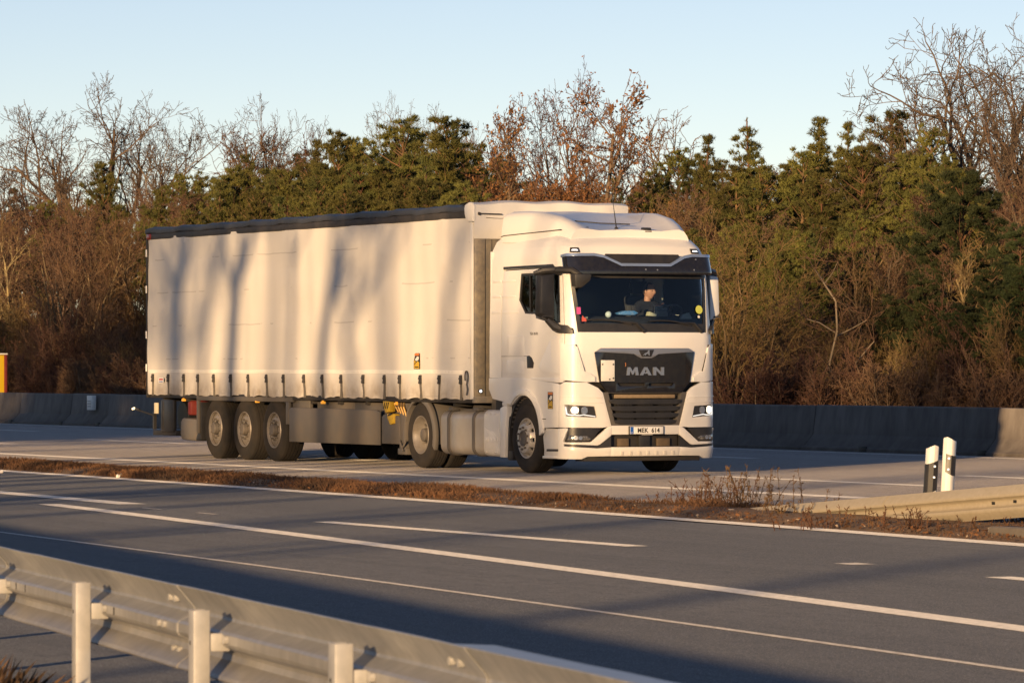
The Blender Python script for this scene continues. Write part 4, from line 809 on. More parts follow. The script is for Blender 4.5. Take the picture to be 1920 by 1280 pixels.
skin('intake_post', [(-.10, .41), (-.10, .585), (.08, .585), (.08, .41)], BUM, BLACKP, tr, o0=-.03, o1=-.08, bev=.01)
lg = skin('lower_grille', [(-.685, 1.19), (-.62, 1.20), (.62, 1.20), (.685, 1.19), (.565, .72), (.50, .700), (-.50, .700), (-.565, .72)], BUM, DARKST, tr, o0=-.10, o1=-.12)
lf = skin('grille_frame', [(-.690, 1.195), (-.62, 1.20), (.62, 1.20), (.690, 1.195), (.558, .715), (.50, .700), (-.50, .700), (-.558, .715)], BUM, UNDER, lg, holes=[[(-.60, 1.185), (.60, 1.185), (.50, .765), (-.50, .765)]], o0=-.01, o1=-.1, bev=.006)
skin('grille_crossbar', [(-.50, 1.11), (-.50, 1.165), (.50, 1.165), (.50, 1.11)], BUM, mat('dusty_bar', (.30, .22, .13), .6, var=(20, .6, (.18, .13, .08))), lg, o0=-.03, o1=-.05, bev=.008)
for k in range(4):
    zc = 1.055 - .098 * k; wd = .60 - .028 * k
    skin('grille_slat', [(-wd, zc + .030), (-wd + .10, zc + .040), (wd - .10, zc + .040), (wd, zc + .030), (wd - .02, zc - .012), (wd - .10, zc - .034), (-wd + .10, zc - .034), (-wd + .02, zc - .012)], BUM, BLACKP, lg, o0=.006 - .004 * k, o1=-.04, bev=.008)
    mb = MB()                                  # honeycomb studs under each slat
    for a in np.linspace(-wd + .16, wd - .16, 22):
        if abs(abs(a) - .17) > .03: p = BUM(float(a), zc - .046, -.02); mb.tube([p, p + Vector((-.02, 0, 0))], .012, 6)
    mb.build('grille_mesh', BLACKP, lg)['kind'] = 'stuff'
pl_ = skin('number_plate', [(-.275, .592), (-.275, .698), (.262, .698), (.262, .592)], BUM, PLATEW, tr, o0=.034, o1=.024, bev=.003)
skin('plate_surround', [(-.288, .580), (-.288, .708), (.276, .708), (.276, .580)], BUM, BLACKP, pl_, o0=.026, o1=.0, bev=.003)
skin('blue_band', [(-.272, .595), (-.272, .695), (-.222, .695), (-.222, .595)], BUM, PLATEB, pl_, o0=.0355, o1=.033, smooth=0)
def text_on(S, txt, s, z, size, m, parent, name, off, sx=1.0, right=True):
    c = bpy.data.curves.new('t', 'FONT'); c.body = txt; c.size = size; c.resolution_u = 3; c.offset = size * .028; c.space_character = 1.05
    o = bpy.data.objects.new('t', c); C.objects.link(o)
    me = bpy.data.meshes.new_from_object(o.evaluated_get(bpy.context.evaluated_depsgraph_get())); bpy.data.objects.remove(o)
    me.name = name; wmin = min(v.co.x for v in me.vertices); ww = max(v.co.x for v in me.vertices) - wmin
    for v in me.vertices:
        v.co = S(s + (v.co.x - wmin - ww / 2) * sx, z + v.co.y, off)
    me.materials.clear(); me.materials.append(m); return put(name, me, parent)
text_on(BUM, 'MEK  614', .022, .614, .092, INK, pl_, 'plate_characters', .0360, .94)
text_on(BUM, 'LT', -.247, .606, .022, PLATEW, pl_, 'country_code', .0375)
skin('plate_line', [(-.09, .580), (-.09, .586), (.09, .586), (.09, .580)], BUM, WHITEP, pl_, o0=.0275, o1=.025)
text_on(CAB, 'TGX 18.470', -2.225, 2.032, .052, CHARC, tr, 'model_lettering', .0035, .95)
# --- fender behind the bumper, over the front wheel
SB = lambda x: BUM.side(x)
fe = [(.40, 1.395), (.40, 1.23), (.52, 1.09), (.92, 1.045), (1.16, 1.005)]
arc = [(1.58 + .56 * math.cos(R(a)), .585 + .56 * math.sin(R(a))) for a in range(130, 8, -9)]
fe = fe + arc + [(2.16, .672), (2.75, .690), (2.75, 1.31), (2.70, 1.325), (1.60, 1.395)]
for s in (-1, 1):
    P = [(SB(x), z) for x, z in fe]; P = P if s < 0 else mir(P)
    f1 = skin('front_fender', P, BUM, PAINT, tr, o0=-.004, o1=-.05, bev=.008)
    rim = [(1.58 + .575 * math.cos(R(a)), .585 + .575 * math.sin(R(a))) for a in range(138, -4, -7)] + [(1.58 + .685 * math.cos(R(a)), .585 + .655 * math.sin(R(a))) for a in range(2, 100, 7)] + [(1.30, 1.175)]
    P = [(SB(x), z) for x, z in rim]; skin('arch_lip', P if s < 0 else mir(P), BUM, PAINT, f1, o0=.022, o1=-.02, bev=.012)
    P = [(2.225, .23), (2.20, .40), (2.17, .55), (2.26, .672), (2.75, .668), (2.75, .235)]; P = [(SB(x), z) for x, z in P]
    st = skin('step_panel', P if s < 0 else mir(P), BUM, PAINT2, tr, o0=-.035, o1=-.07, bev=.012)
    P = [(SB(x), z) for x, z in ((2.30, .335), (2.30, .37), (2.73, .375), (2.73, .34))]; skin('step_slot', P if s < 0 else mir(P), BUM, CHARC, st, o0=-.030, o1=-.05)
    P = [(SB(x), z) for x, z in ((2.225, .23), (2.22, .27), (2.75, .275), (2.75, .235))]; skin('step_edge', P if s < 0 else mir(P), BUM, PAINT, st, o0=-.01, o1=-.05, bev=.008)
    mb = MB(); y = -1.235 if s < 0 else 1.235; mb.tube([(2.10, y - .012, .93), (2.10, y + .01, .93)], [.030, .036], 12); mb.build('side_repeater', AMBER, f1)
    P = [(SB(x), z) for x, z in ((2.14, .80), (2.14, .812), (2.33, .812), (2.33, .80))]; skin('fender_seam', P if s < 0 else mir(P), BUM, CHARC, f1, o0=.0, o1=-.02)
    # wheel housing inside the arch with ribbed liner
    mb = MB(); ya, yb = (-1.19, -.75) if s < 0 else (.75, 1.19)
    A_ = [(1.60 + .60 * math.cos(R(a)), .56 + .60 * math.sin(R(a))) for a in range(0, 181, 6)]; B_ = [(1.60 + .57 * math.cos(R(a)), .56 + .57 * math.sin(R(a))) for a in range(180, -1, -6)]
    mb.prism(A_ + B_, 'y', ya, yb); lin = mb.build('wheel_liner', BLACKP, tr, smooth=40)
    mb = MB()
    for a in range(40, 170, 8):
        cx, cz = 1.60 + .555 * math.cos(R(a)), .56 + .555 * math.sin(R(a)); mb.tube([(cx, ya + .02, cz), (cx, yb, cz)], .014, 5)
    mb.build('liner_rib', UNDER, lin)
blind_spot_sticker(tr, lambda a, b, off: BUM(-1.79 + a * .17, .955 + b * .245, off - .004))
# --- mirrors
for s in (-1, 1):
    y0, y1 = (-1.565, -1.315) if s < 0 else (1.265, 1.465); xm = 2.72 if s < 0 else 2.66; cov = BLACKP if s < 0 else mat('mirror_cover_white', (.72, .73, .74), .4, var=(4, .3, (.6, .6, .6)))
    mb = MB(); yo, yi = (y0, y1) if s < 0 else (y1, y0); sg = 1 if s < 0 else -1
    mb.add([(xm - .09, yo, 2.30), (xm - .09, yi, 2.20), (xm - .09, yi, 2.93), (xm - .09, yo + sg * .02, 2.90), (xm + .05, yo + sg * .03, 2.34), (xm + .07, yi, 2.24), (xm + .07, yi, 2.91), (xm + .05, yo + sg * .05, 2.88)],
           [(0, 1, 2, 3), (4, 7, 6, 5), (0, 3, 7, 4), (1, 5, 6, 2), (3, 2, 6, 7), (0, 4, 5, 1)])
    mo = mb.build('mirror', cov, tr, bevel=.025)
    mb = MB(); mb.box(xm - .097, xm - .088, min(yo, yi) + .03, max(yo, yi) - .03, 2.50, 2.88); mb.box(xm - .097, xm - .088, min(yo, yi) + .03, max(yo, yi) - .03, 2.27, 2.47); mb.build('mirror_glass', CHROME, mo)
    mb = MB(); mb.box(xm + .055, xm + .066, min(yo, yi) + .06, max(yo, yi) - .03, 2.285, 2.31); mb.build('mirror_seam', CHARC, mo)
    yc = -1.20 if s < 0 else 1.20; ym = (yo + yi) / 2
    mb = MB(); mb.tube([(xm - .12, yo + sg * .01, 2.915), (xm - .02, ym, 2.955), (xm + .04, yi, 2.965), (xm + .02, yc + .0, 2.93)], [.03, .05, .055, .05], 8); mb.build('upper_arm', BLACKP, mo)
    mb = MB(); mb.tube([(xm, ym + sg * .04, 2.25), (xm + .04, yi + sg * .02, 2.14), (xm + .12, yc - sg * .0, 2.10)], [.05, .065, .05], 8); mb.build('lower_arm', BLACKP, mo)
    # aerodynamic lower foot on the door corner
    P = [(-1.52, 2.135), (-1.45, 2.185), (-1.20, 2.165), (-1.12, 2.10), (-1.115, 2.045), (-1.36, 2.055), (-1.50, 2.09)]; skin('mirror_foot', P if s < 0 else mir(P), CAB, BLACKP, mo, o0=.055, o1=-.0, bev=.022)
# front-view mirror hanging at the near upper corner of the windscreen
mb = MB(); mb.add([(3.16, -1.17, 2.90), (3.22, -.92, 2.90), (3.20, -.94, 2.80), (3.16, -1.06, 2.70), (3.14, -1.15, 2.72), (3.04, -1.19, 2.91), (3.04, -.95, 2.91), (3.04, -.97, 2.80), (3.03, -1.08, 2.69), (3.03, -1.17, 2.72)],
      [(0, 4, 3, 2, 1), (5, 6, 7, 8, 9), (0, 1, 6, 5), (1, 2, 7, 6), (2, 3, 8, 7), (3, 4, 9, 8), (4, 0, 5, 9)])
q = mb.build('front_mirror', BLACKP, tr, bevel=.02)
mb = MB(); mb.tube([(3.10, -1.05, 2.88), (3.02, -1.15, 2.96), (2.82, -1.25, 2.97), (2.72, -1.33, 2.95)], [.04, .045, .05, .045], 8); mb.build('mirror_arm', BLACKP, q)
# --- tractor chassis, tank, covers, rear fender, wheels
mb = MB()
for y in (-.47, .39): mb.box(-2.9, 2.9, y, y + .08, .62, .90)
mb.box(.3, 2.9, -.4, .4, .45, 1.2); mb.box(-1.2, .4, -.38, .38, .55, .95); mb.tube([(1.57, -.9, .5), (1.57, .9, .5)], .07, 10); mb.tube([(-2.10, -.9, .5), (-2.10, .9, .5)], .13, 12)
mb.box(-2.4, -1.1, -.5, .5, .95, 1.06); mb.build('chassis_frame', DARKST, tr, bevel=.008)
mb = MB(); mb.box(-.9, .9, -1.1, -.5, .86, .93); mb.box(.0, .38, -1.0, .9, .9, 1.25); mb.build('catwalk', UNDER, tr, bevel=.01)
def rounded(x0, x1, z0, z1, r, n=6):
    P = []
    for cx, cz, a0 in ((x1 - r, z1 - r, 0), (x0 + r, z1 - r, 90), (x0 + r, z0 + r, 180), (x1 - r, z0 + r, 270)):
        P += [(cx + r * math.cos(R(a0 + 90 * k / n)), cz + r * math.sin(R(a0 + 90 * k / n))) for k in range(n + 1)]
    return P
mb = MB(); mb.prism([(y, z) for y, z in rounded(-1.215, -.55, .235, .895, .13)], 'x', -1.36, .18); tk = mb.build('fuel_tank', ALU, tr, bevel=.02, smooth=40)
for x in (-1.05, -.16):
    mb = MB(); mb.prism([(y, z) for y, z in rounded(-1.232, -.53, .218, .915, .14)], 'x', x - .045, x + .045); q = mb.build('tank_strap', UNDER, tk, bevel=.006, smooth=40)
    mb = MB(); mb.box(x - .05, x + .10, -1.20, -1.08, .90, .95); mb.build('strap_bracket', UNDER, tk, bevel=.006)
mb = MB(); mb.prism(rounded(-.62, -.30, .0, .0, 0) if False else [(-.58, .90), (-.54, .985), (-.24, .985), (-.20, .90)], 'y', -1.05, -.75); mb.build('filler_cover', UNDER, tk, bevel=.015)
mb = MB(); mb.prism([(y, z) for y, z in rounded(-1.222, -.6, .225, .925, .10)], 'x', .19, .74); ac = mb.build('side_cover', PAINT2, tr, bevel=.025, smooth=40)
mb = MB(); mb.prism([(.24, .66), (.30, .63), (.52, .60), (.60, .55), (.66, .42), (.66, .33), (.24, .33)], 'y', -1.232, -1.20); mb.build('cover_pressing', PAINT2, ac, bevel=.008)
for ch, x in (('M', .27), ('A', .40), ('N', .54)):
    P, Hs = glyph(ch, 0); mb = MB(); mb.prism([(x + a * .62, .44 + b * .075) for a, b in P], 'y', -1.238, -1.225); mb.build('embossed_letter', PAINT2, ac, bevel=.002)
mb = MB()
for x, z in ((.30, .86), (.62, .86), (.30, .29), (.62, .29), (.45, .86)): mb.tube([(x, -1.235, z), (x, -1.215, z)], .012, 8)
mb.build('cover_screw', PAINT2, ac)
mb = MB(); mb.prism([(.76, .22), (.76, .95), (.93, 1.0), (1.0, .99), (1.0, .90), (.955, .6), (.93, .22)], 'y', -1.225, -.80); mb.build('front_mudguard', PAINT, tr, bevel=.015)
mb = MB(); mb.box(.86, 1.02, -1.235, -1.15, .985, 1.045); mb.build('mudguard_bracket', PAINT2, tr, bevel=.01)
mb = MB(); mb.box(.95, 1.10, -1.18, -.85, .18, .32); mb.prism([(.93, .2), (.99, .2), (.99, .9), (.96, .9)], 'y', -1.18, -.82); mb.build('mudflap', BLACKP, tr, bevel=.01)
for s in (-1, 1):                              # rear fender of the drive wheels
    ya, yb = (-1.235, -.52) if s < 0 else (.52, 1.235); cx, cz = -2.11, .50
    A_ = [(cx + .595 * math.cos(R(a)), cz + .585 * math.sin(R(a))) for a in range(-12, 206, 7)]; B_ = [(cx + .555 * math.cos(R(a)), cz + .545 * math.sin(R(a))) for a in range(205, -13, -7)]
    mb = MB(); mb.prism(A_ + B_, 'y', ya, yb); rf = mb.build('rear_fender', GREYP, tr, smooth=40, bevel=.006)
    A2 = [(cx + .635 * math.cos(R(a)), cz + .625 * math.sin(R(a))) for a in range(-20, 118, 7)]; B2 = [(cx + .54 * math.cos(R(a)), cz + .53 * math.sin(R(a))) for a in range(117, -21, -7)]
    mb = MB(); mb.prism(A2 + B2, 'y', ya - .02 if s < 0 else yb - .05, ya + .05 if s < 0 else yb + .02); mb.build('fender_lip', GREYP, rf, smooth=40, bevel=.012)
    yw = -1.19 if s < 0 else 1.19; add_wheel(tr, 1.575, yw, ST_TYRE, ST_RIM, ST_HUB, far=s > 0)
    yw = -1.215 if s < 0 else 1.215; add_wheel(tr, -2.11, yw, ST_TYRE, DR_RIM, DR_HUB, far=s > 0, twin=True)
mb = MB(); mb.tube([(-.1, -.6, 1.0), (-.2, -.5, 1.35), (-.05, -.3, 1.7), (.30, -.2, 1.8)], .025, 8); mb.tube([(-.1, -.4, 1.0), (-.25, -.3, 1.4), (-.02, -.1, 1.75), (.30, -.0, 1.85)], .022, 8); mb.build('air_hose', CHARC, tr)
mb = MB()                                      # steps hidden in shade under the cab
mb.box(2.2, 2.75, -1.17, -.95, .25, .30); mb.box(2.2, 2.75, -1.15, -.95, .66, .70); mb.build('cab_step', DARKST, tr)
mb = MB(); mb.box(2.72, 3.0, -.95, .95, .20, .30); mb.build('under_bumper', DARKST, tr, bevel=.01)
# --- inside the cab
it = MB(); it.prism([(2.35, 1.45), (2.35, 2.15), (2.48, 2.27), (2.62, 2.30), (2.86, 2.24), (2.98, 2.12), (2.98, 1.45)], 'y', -1.13, 1.13); it.build('dashboard', DASHM, tr, bevel=.03)
mb = MB(); mb.box(.44, .50, -1.1, 1.1, 1.45, 3.2); mb.box(.46, 1.15, -1.1, 1.1, 1.9, 2.1); mb.build('bunk', mat('cab_trim', (.07, .075, .085), .8), tr, bevel=.03)
mb = MB(); mb.box(2.1, 2.9, -1.1, 1.1, 2.93, 2.99); mb.build('headliner', mat('headliner_grey', (.10, .11, .12), .9), tr)
for y in (-.62, .64):
    mb = MB(); mb.prism([(1.75, 1.5), (1.75, 1.93), (1.85, 2.0), (2.30, 1.98), (2.34, 1.9), (2.30, 1.5)], 'y', y - .25, y + .25); se = mb.build('seat', SEATM, tr, bevel=.04)
    mb = MB(); mb.prism([(1.88, 1.95), (1.66, 2.02), (1.58, 2.55), (1.60, 2.62), (1.72, 2.62), (1.80, 2.3)], 'y', y - .24, y + .24); mb.build('seat_back', SEATM, se, bevel=.05)
    mb = MB(); mb.prism([(1.60, 2.64), (1.58, 2.82), (1.68, 2.84), (1.72, 2.66)], 'y', y - .14, y + .14); mb.build('headrest', SEATM, se, bevel=.03)
sw = MB(); cS = Vector((2.52, .66, 2.33)); ax = Vector((-.62, 0, .78)); u1 = Vector((0, 1, 0)); u2 = ax.cross(u1)
ringp = [cS + (u1 * math.cos(a) + u2 * math.sin(a)) * .225 for a in np.linspace(0, 2 * math.pi, 33)]; sw.tube(ringp, .017, 8, cap=False)
for a in (0.2, 2.94, 4.7): sw.tube([cS - ax * .03, cS + (u1 * math.cos(a) + u2 * math.sin(a)) * .22], [.03, .016], 6)
sw.tube([cS - ax * .06, cS + ax * .01], .07, 14); sw.tube([cS - ax * .05, cS - ax * .3], .04, 8); sw.build('steering_wheel', CHARC, tr)
# loose things on the dashboard
def dash_thing(name, mb, m, lab, cat, **kw):
    o = mb.build(name, m, None, TRUCKM, **kw); tag(o, lab, cat); return o
mb = MB(); mb.lathe([(.001, -.045), (.03, -.036), (.047, -.01), (.049, .012), (.036, .036), (.001, .049)], (2.74, -.42, 2.325), 20, close=False); dash_thing('ball', mb, mat('pale_ball', (.62, .72, .74), .5), 'small pale ball lying on the dashboard of the truck', 'ball', smooth=60)
mb = MB(); mb.prism([(-.22, 2.32), (-.26, 2.345), (-.14, 2.38), (.02, 2.385), (.10, 2.35), (.02, 2.315)], 'x', 2.58, 2.72); dash_thing('cleaning_cloth', mb, mat('blue_cloth', (.05, .25, .62), .7, var=(16, .5, (.5, .6, .75))), 'bright blue cloth bundle on the dashboard near its middle', 'cloth', bevel=.02)
mb = MB(); mb.box(2.60, 2.64, .02, .10, 2.30, 2.46); mb.box(2.638, 2.646, .03, .09, 2.33, 2.45); dash_thing('phone_holder', mb, CHARC, 'dark phone in a holder on the dashboard beside the blue cloth', 'phone', bevel=.008)
mb = MB(); mb.prism([(.24, 2.31), (.36, 2.30), (.38, 2.33), (.26, 2.37)], 'x', 2.64, 2.74); dash_thing('folded_paper', mb, mat('pale_yellow_paper', (.75, .72, .5), .7), 'folded pale yellow paper on the dashboard before the driver', 'paper', bevel=.004)
mb = MB()
for a, b in (((.38, 2.30), (.38, 2.47)), ((.60, 2.30), (.60, 2.47)), ((.38, 2.47), (.60, 2.47)), ((.38, 2.39), (.60, 2.39))): mb.tube([(2.66, a[0], a[1]), (2.66, b[0], b[1])], .009, 6)
mb.box(2.655, 2.665, .39, .59, 2.30, 2.46); dash_thing('tablet_stand', mb, mat('tablet_dark', (.02, .03, .05), .2), 'dark tablet in a thin frame standing on the dashboard below the driver\'s hand', 'tablet', smooth=0)
mb = MB(); mb.box(2.80, 2.84, -.95, -.80, 2.26, 2.29); mb.prism([(.74, 2.26), (.96, 2.26), (.90, 2.36), (.80, 2.33)], 'x', 2.70, 2.76); dash_thing('papers', mb, mat('crumpled_grey_paper', (.30, .30, .27), .8), 'crumpled grey papers at the driver side corner of the dashboard', 'papers', bevel=.004)
# ================================================================== the driver
def skinned(name, joints, edges, radii, m, parent, sub=2):
    me = bpy.data.meshes.new(name); me.from_pydata(joints, edges, []); me.materials.append(m)
    o = put(name, me); md = o.modifiers.new('s', 'SKIN'); md.use_smooth_shade = True
    for i, r in enumerate(radii):
        sv = me.skin_vertices[0].data[i]; sv.radius = r if isinstance(r, tuple) else (r, r); sv.use_root = (i == 0)
    s2 = o.modifiers.new('d', 'SUBSURF'); s2.levels = s2.render_levels = sub
    m2 = bpy.data.meshes.new_from_object(o.evaluated_get(bpy.context.evaluated_depsgraph_get())); bpy.data.objects.remove(o)
    m2.polygons.foreach_set('use_smooth', [True] * len(m2.polygons)); return put(name, m2, parent)
dr = empty('person', TRUCKM @ Matrix.Translation((2.02, .62, 2.02))); tag(dr, 'driver in a dark top behind the windscreen with a hand on the wheel', 'person')
# joints in metres from the hip
J = [(0, 0, 0), (-.06, 0, .16), (-.09, 0, .34), (-.07, 0, .47), (-.05, .0, .53),
     (-.07, .17, .43), (.06, .25, .20), (.28, .20, .30), (-.07, -.17, .43), (.10, -.26, .24), (.36, -.10, .42),
     (.20, .11, -.03), (.45, .13, -.05), (.50, .13, -.42), (.20, -.11, -.03), (.45, -.13, -.05), (.50, -.13, -.42)]
E_ = [(0, 1), (1, 2), (2, 3), (3, 4), (3, 5), (5, 6), (6, 7), (3, 8), (8, 9), (9, 10), (0, 11), (11, 12), (12, 13), (0, 14), (14, 15), (15, 16)]
RD = [(.15, .13), (.15, .12), (.17, .12), (.10, .09), (.065, .065), .085, .060, .042, .085, .060, .042, .10, .075, .055, .10, .075, .055]
body = skinned('body', J, E_, RD, NAVY, dr)
def head_mesh():
    bm = bmesh.new(); bmesh.ops.create_uvsphere(bm, u_segments=32, v_segments=24, radius=1)
    for v in bm.verts:
        x, y, z = v.co; nx, ny, nz = x, y, z            # x is the facing direction
        X, Y, Z = x * .098, y * .077, z * .122
        if z < 0: Y *= 1 - .28 * (-z) ** 1.3; X *= 1 - .12 * (-z)          # jaw
        if x > .2:
            g = lambda cy, cz, sy, sz: math.exp(-((y - cy) / sy) ** 2 - ((z - cz) / sz) ** 2)
            X += .026 * g(0, -.16, .16, .22) + .012 * g(0, .06, .14, .25)   # nose
            X -= .010 * (g(.38, .08, .22, .13) + g(-.38, .08, .22, .13))    # eye sockets
            X += .007 * g(0, .26, .6, .10) + .008 * g(0, -.50, .30, .07) + .010 * g(0, -.80, .3, .14) - .005 * g(0, -.43, .3, .04)
        v.co = (X, Y, Z)
    for s in (-1, 1):
        r = bmesh.ops.create_uvsphere(bm, u_segments=10, v_segments=8, radius=1)
        for v in r['verts']: v.co = Vector((v.co.x * .020 - .004, v.co.y * .010 + s * .076, v.co.z * .032 - .005))
    me = bpy.data.meshes.new('head'); bm.to_mesh(me); bm.free(); me.polygons.foreach_set('use_smooth', [True] * len(me.polygons)); me.materials.append(SKIN); return me
hd = put('head', head_mesh(), dr); hd.location = (-.015, .01, .665); hd.rotation_euler = (R(4), R(6), R(24))
bm = bmesh.new(); bmesh.ops.create_uvsphere(bm, u_segments=28, v_segments=20, radius=1)
bmesh.ops.delete(bm, geom=[v for v in bm.verts if v.co.z < -.1 - .35 * (v.co.x < -.2) or (v.co.x > .30 and v.co.z < .80)], context='VERTS')
for v in bm.verts: v.co = (v.co.x * .103, v.co.y * .082, v.co.z * .129)
me = bpy.data.meshes.new('hair'); bm.to_mesh(me); bm.free(); me.materials.append(HAIR); me.polygons.foreach_set('use_smooth', [True] * len(me.polygons)); put('hair', me, hd)
for s in (-1, 1):
    mb = MB(); mb.lathe([(.001, -.007), (.006, -.004), (.008, .0), (.001, .006)], (0, 0, 0), 10, close=False); q = mb.build('eye', INK, hd); q.location = (.083, s * .030, .010)
mb = MB(); mb.tube([(.088, -.022, -.060), (.094, 0, -.062), (.088, .022, -.060)], .004, 6); mb.build('mouth', mat('lips', (.35, .14, .11), .6), hd)
nk = skinned('neck', [(-.06, 0, .46), (-.045, .0, .58), (-.03, .005, .62)], [(0, 1), (1, 2)], [.062, .056, .052], SKIN, dr, 1)
def hand(base, dirv, side, nm='hand'):
    """a palm with four fingers curled round the rim and a thumb leaving its side"""
    b = Vector(base); d = Vector(dirv).normalized(); sd = Vector(side).normalized(); up = sd.cross(d).normalized()
    js, es, rs = [b - d * .03, b + d * .03, b + d * .075], [(0, 1), (1, 2)], [(.026, .026), (.036, .020), (.036, .018)]
    for k, (o_, l) in enumerate(((-.030, .92), (-.010, 1.0), (.010, .95), (.030, .78))):
        p = b + d * .072 + sd * o_; i = len(js)
        js += [p, p + (d * .038 - up * .006) * l, p + (d * .055 - up * .034) * l, p + (d * .045 - up * .056) * l]; es += [(2, i), (i, i + 1), (i + 1, i + 2), (i + 2, i + 3)]; rs += [.010, .0095, .009, .008]
    i = len(js); p = b + sd * -.034 + d * .015; js += [p, p - sd * .022 + d * .03 - up * .01, p - sd * .016 + d * .058 - up * .026]; es += [(1, i), (i, i + 1), (i + 1, i + 2)]; rs += [.013, .011, .009]
    return skinned(nm, [tuple(j) for j in js], es, rs, SKIN, dr, 1)
hand((.385, -.075, .435), (.8, .45, .0), (-.4, .8, .35)); hand((.315, .195, .305), (.9, -.1, -.05), (0, -1, .1))
# ================================================================== plants
def veg_mat(name, col, col2, rough=.9, rand=.35, scale=2.0):
    m = bpy.data.materials.new(name); m.use_nodes = True; nt = m.node_tree; b = nt.nodes['Principled BSDF']; L = nt.links.new
    b.inputs['Roughness'].default_value = rough; b.inputs['Specular IOR Level'].default_value = .2
    tc = nod(nt, 'ShaderNodeTexCoord'); n = nod(nt, 'ShaderNodeTexNoise'); n.inputs['Scale'].default_value = scale; n.inputs['Detail'].default_value = 3; L(tc.outputs['Object'], n.inputs['Vector'])
    mr = nod(nt, 'ShaderNodeMapRange'); mr.inputs[1].default_value = .35; mr.inputs[2].default_value = .65; L(n.outputs['Fac'], mr.inputs[0])
    mx = nod(nt, 'ShaderNodeMix', data_type='RGBA'); L(mr.outputs[0], mx.inputs[0]); mx.inputs[6].default_value = (*col, 1); mx.inputs[7].default_value = (*col2, 1)
    oi = nod(nt, 'ShaderNodeObjectInfo'); hs = nod(nt, 'ShaderNodeHueSaturation')
    r1 = nod(nt, 'ShaderNodeMapRange'); r1.inputs[3].default_value = 1 - rand; r1.inputs[4].default_value = 1 + rand; L(oi.outputs['Random'], r1.inputs[0]); L(r1.outputs[0], hs.inputs['Value'])
    r2 = nod(nt, 'ShaderNodeMapRange'); r2.inputs[3].default_value = .485; r2.inputs[4].default_value = .515; L(oi.outputs['Random'], r2.inputs[0]); L(r2.outputs[0], hs.inputs['Hue'])
    L(mx.outputs[2], hs.inputs['Color']); L(hs.outputs[0], b.inputs['Base Color']); return m
BARK = veg_mat('bark_brown', (.20, .145, .10), (.12, .09, .065))
BARKY = veg_mat('bark_lichen', (.29, .215, .11), (.17, .13, .08))
TWIG = veg_mat('twigs_reddish', (.165, .092, .060), (.11, .066, .045), rand=.25)
TWIGD = veg_mat('twigs_grey', (.13, .092, .068), (.085, .062, .048), rand=.2)
TWIGY = veg_mat('twigs_ochre', (.20, .13, .058), (.13, .085, .043), rand=.3)
PBARK = veg_mat('pine_bark', (.20, .105, .055), (.10, .066, .045))
NEEDLE = veg_mat('pine_needles', (.145, .135, .036), (.070, .076, .025), .7, rand=.30, scale=.9)
NEEDLED = veg_mat('pine_needles_dark', (.048, .060, .022), (.028, .040, .017), .7, rand=.2, scale=.9)
OAKL = veg_mat('dead_oak_leaves', (.26, .125, .05), (.15, .075, .036), .8, rand=.15, scale=5)
GRASS = veg_mat('dead_grass', (.17, .088, .045), (.045, .030, .022), .9, rand=0, scale=1.0)
WEED = veg_mat('dry_weeds', (.15, .085, .045), (.085, .05, .03), .9, rand=.2)
class Tubes:
    """fast collector of tapered tubes"""
    def __init__(s): s.v, s.f = [], []
    def limb(s, pts, rad, n):
        o = len(s.v); up = None
        for i, p in enumerate(pts):
            t = (pts[min(i + 1, len(pts) - 1)] - pts[max(i - 1, 0)]).normalized()
            if up is None: up = t.orthogonal().normalized()
            up = up - t * up.dot(t)
            up = up.normalized() if up.length > 1e-6 else t.orthogonal().normalized()
            w = t.cross(up); r = rad[i]
            for k in range(n):
                a = 6.2832 * k / n; s.v.append(p + (up * math.cos(a) + w * math.sin(a)) * r)
        for i in range(len(pts) - 1):
            b = o + i * n
            for k in range(n): s.f.append((b + k, b + (k + 1) % n, b + n + (k + 1) % n, b + n + k))
    def tri(s, a, b, c): o = len(s.v); s.v += [a, b, c]; s.f.append((o, o + 1, o + 2))
    def quad(s, a, b, c, d): o = len(s.v); s.v += [a, b, c, d]; s.f.append((o, o + 1, o + 2, o + 3))
    def mesh(s, name, m, smooth=True):
        me = bpy.data.meshes.new(name); me.from_pydata([tuple(p) for p in s.v], [], s.f); me.materials.append(m)
        if smooth: me.polygons.foreach_set('use_smooth', [True] * len(me.polygons))
        return me
def rv(r): return Vector((r.gauss(0, 1), r.gauss(0, 1), r.gauss(0, 1)))
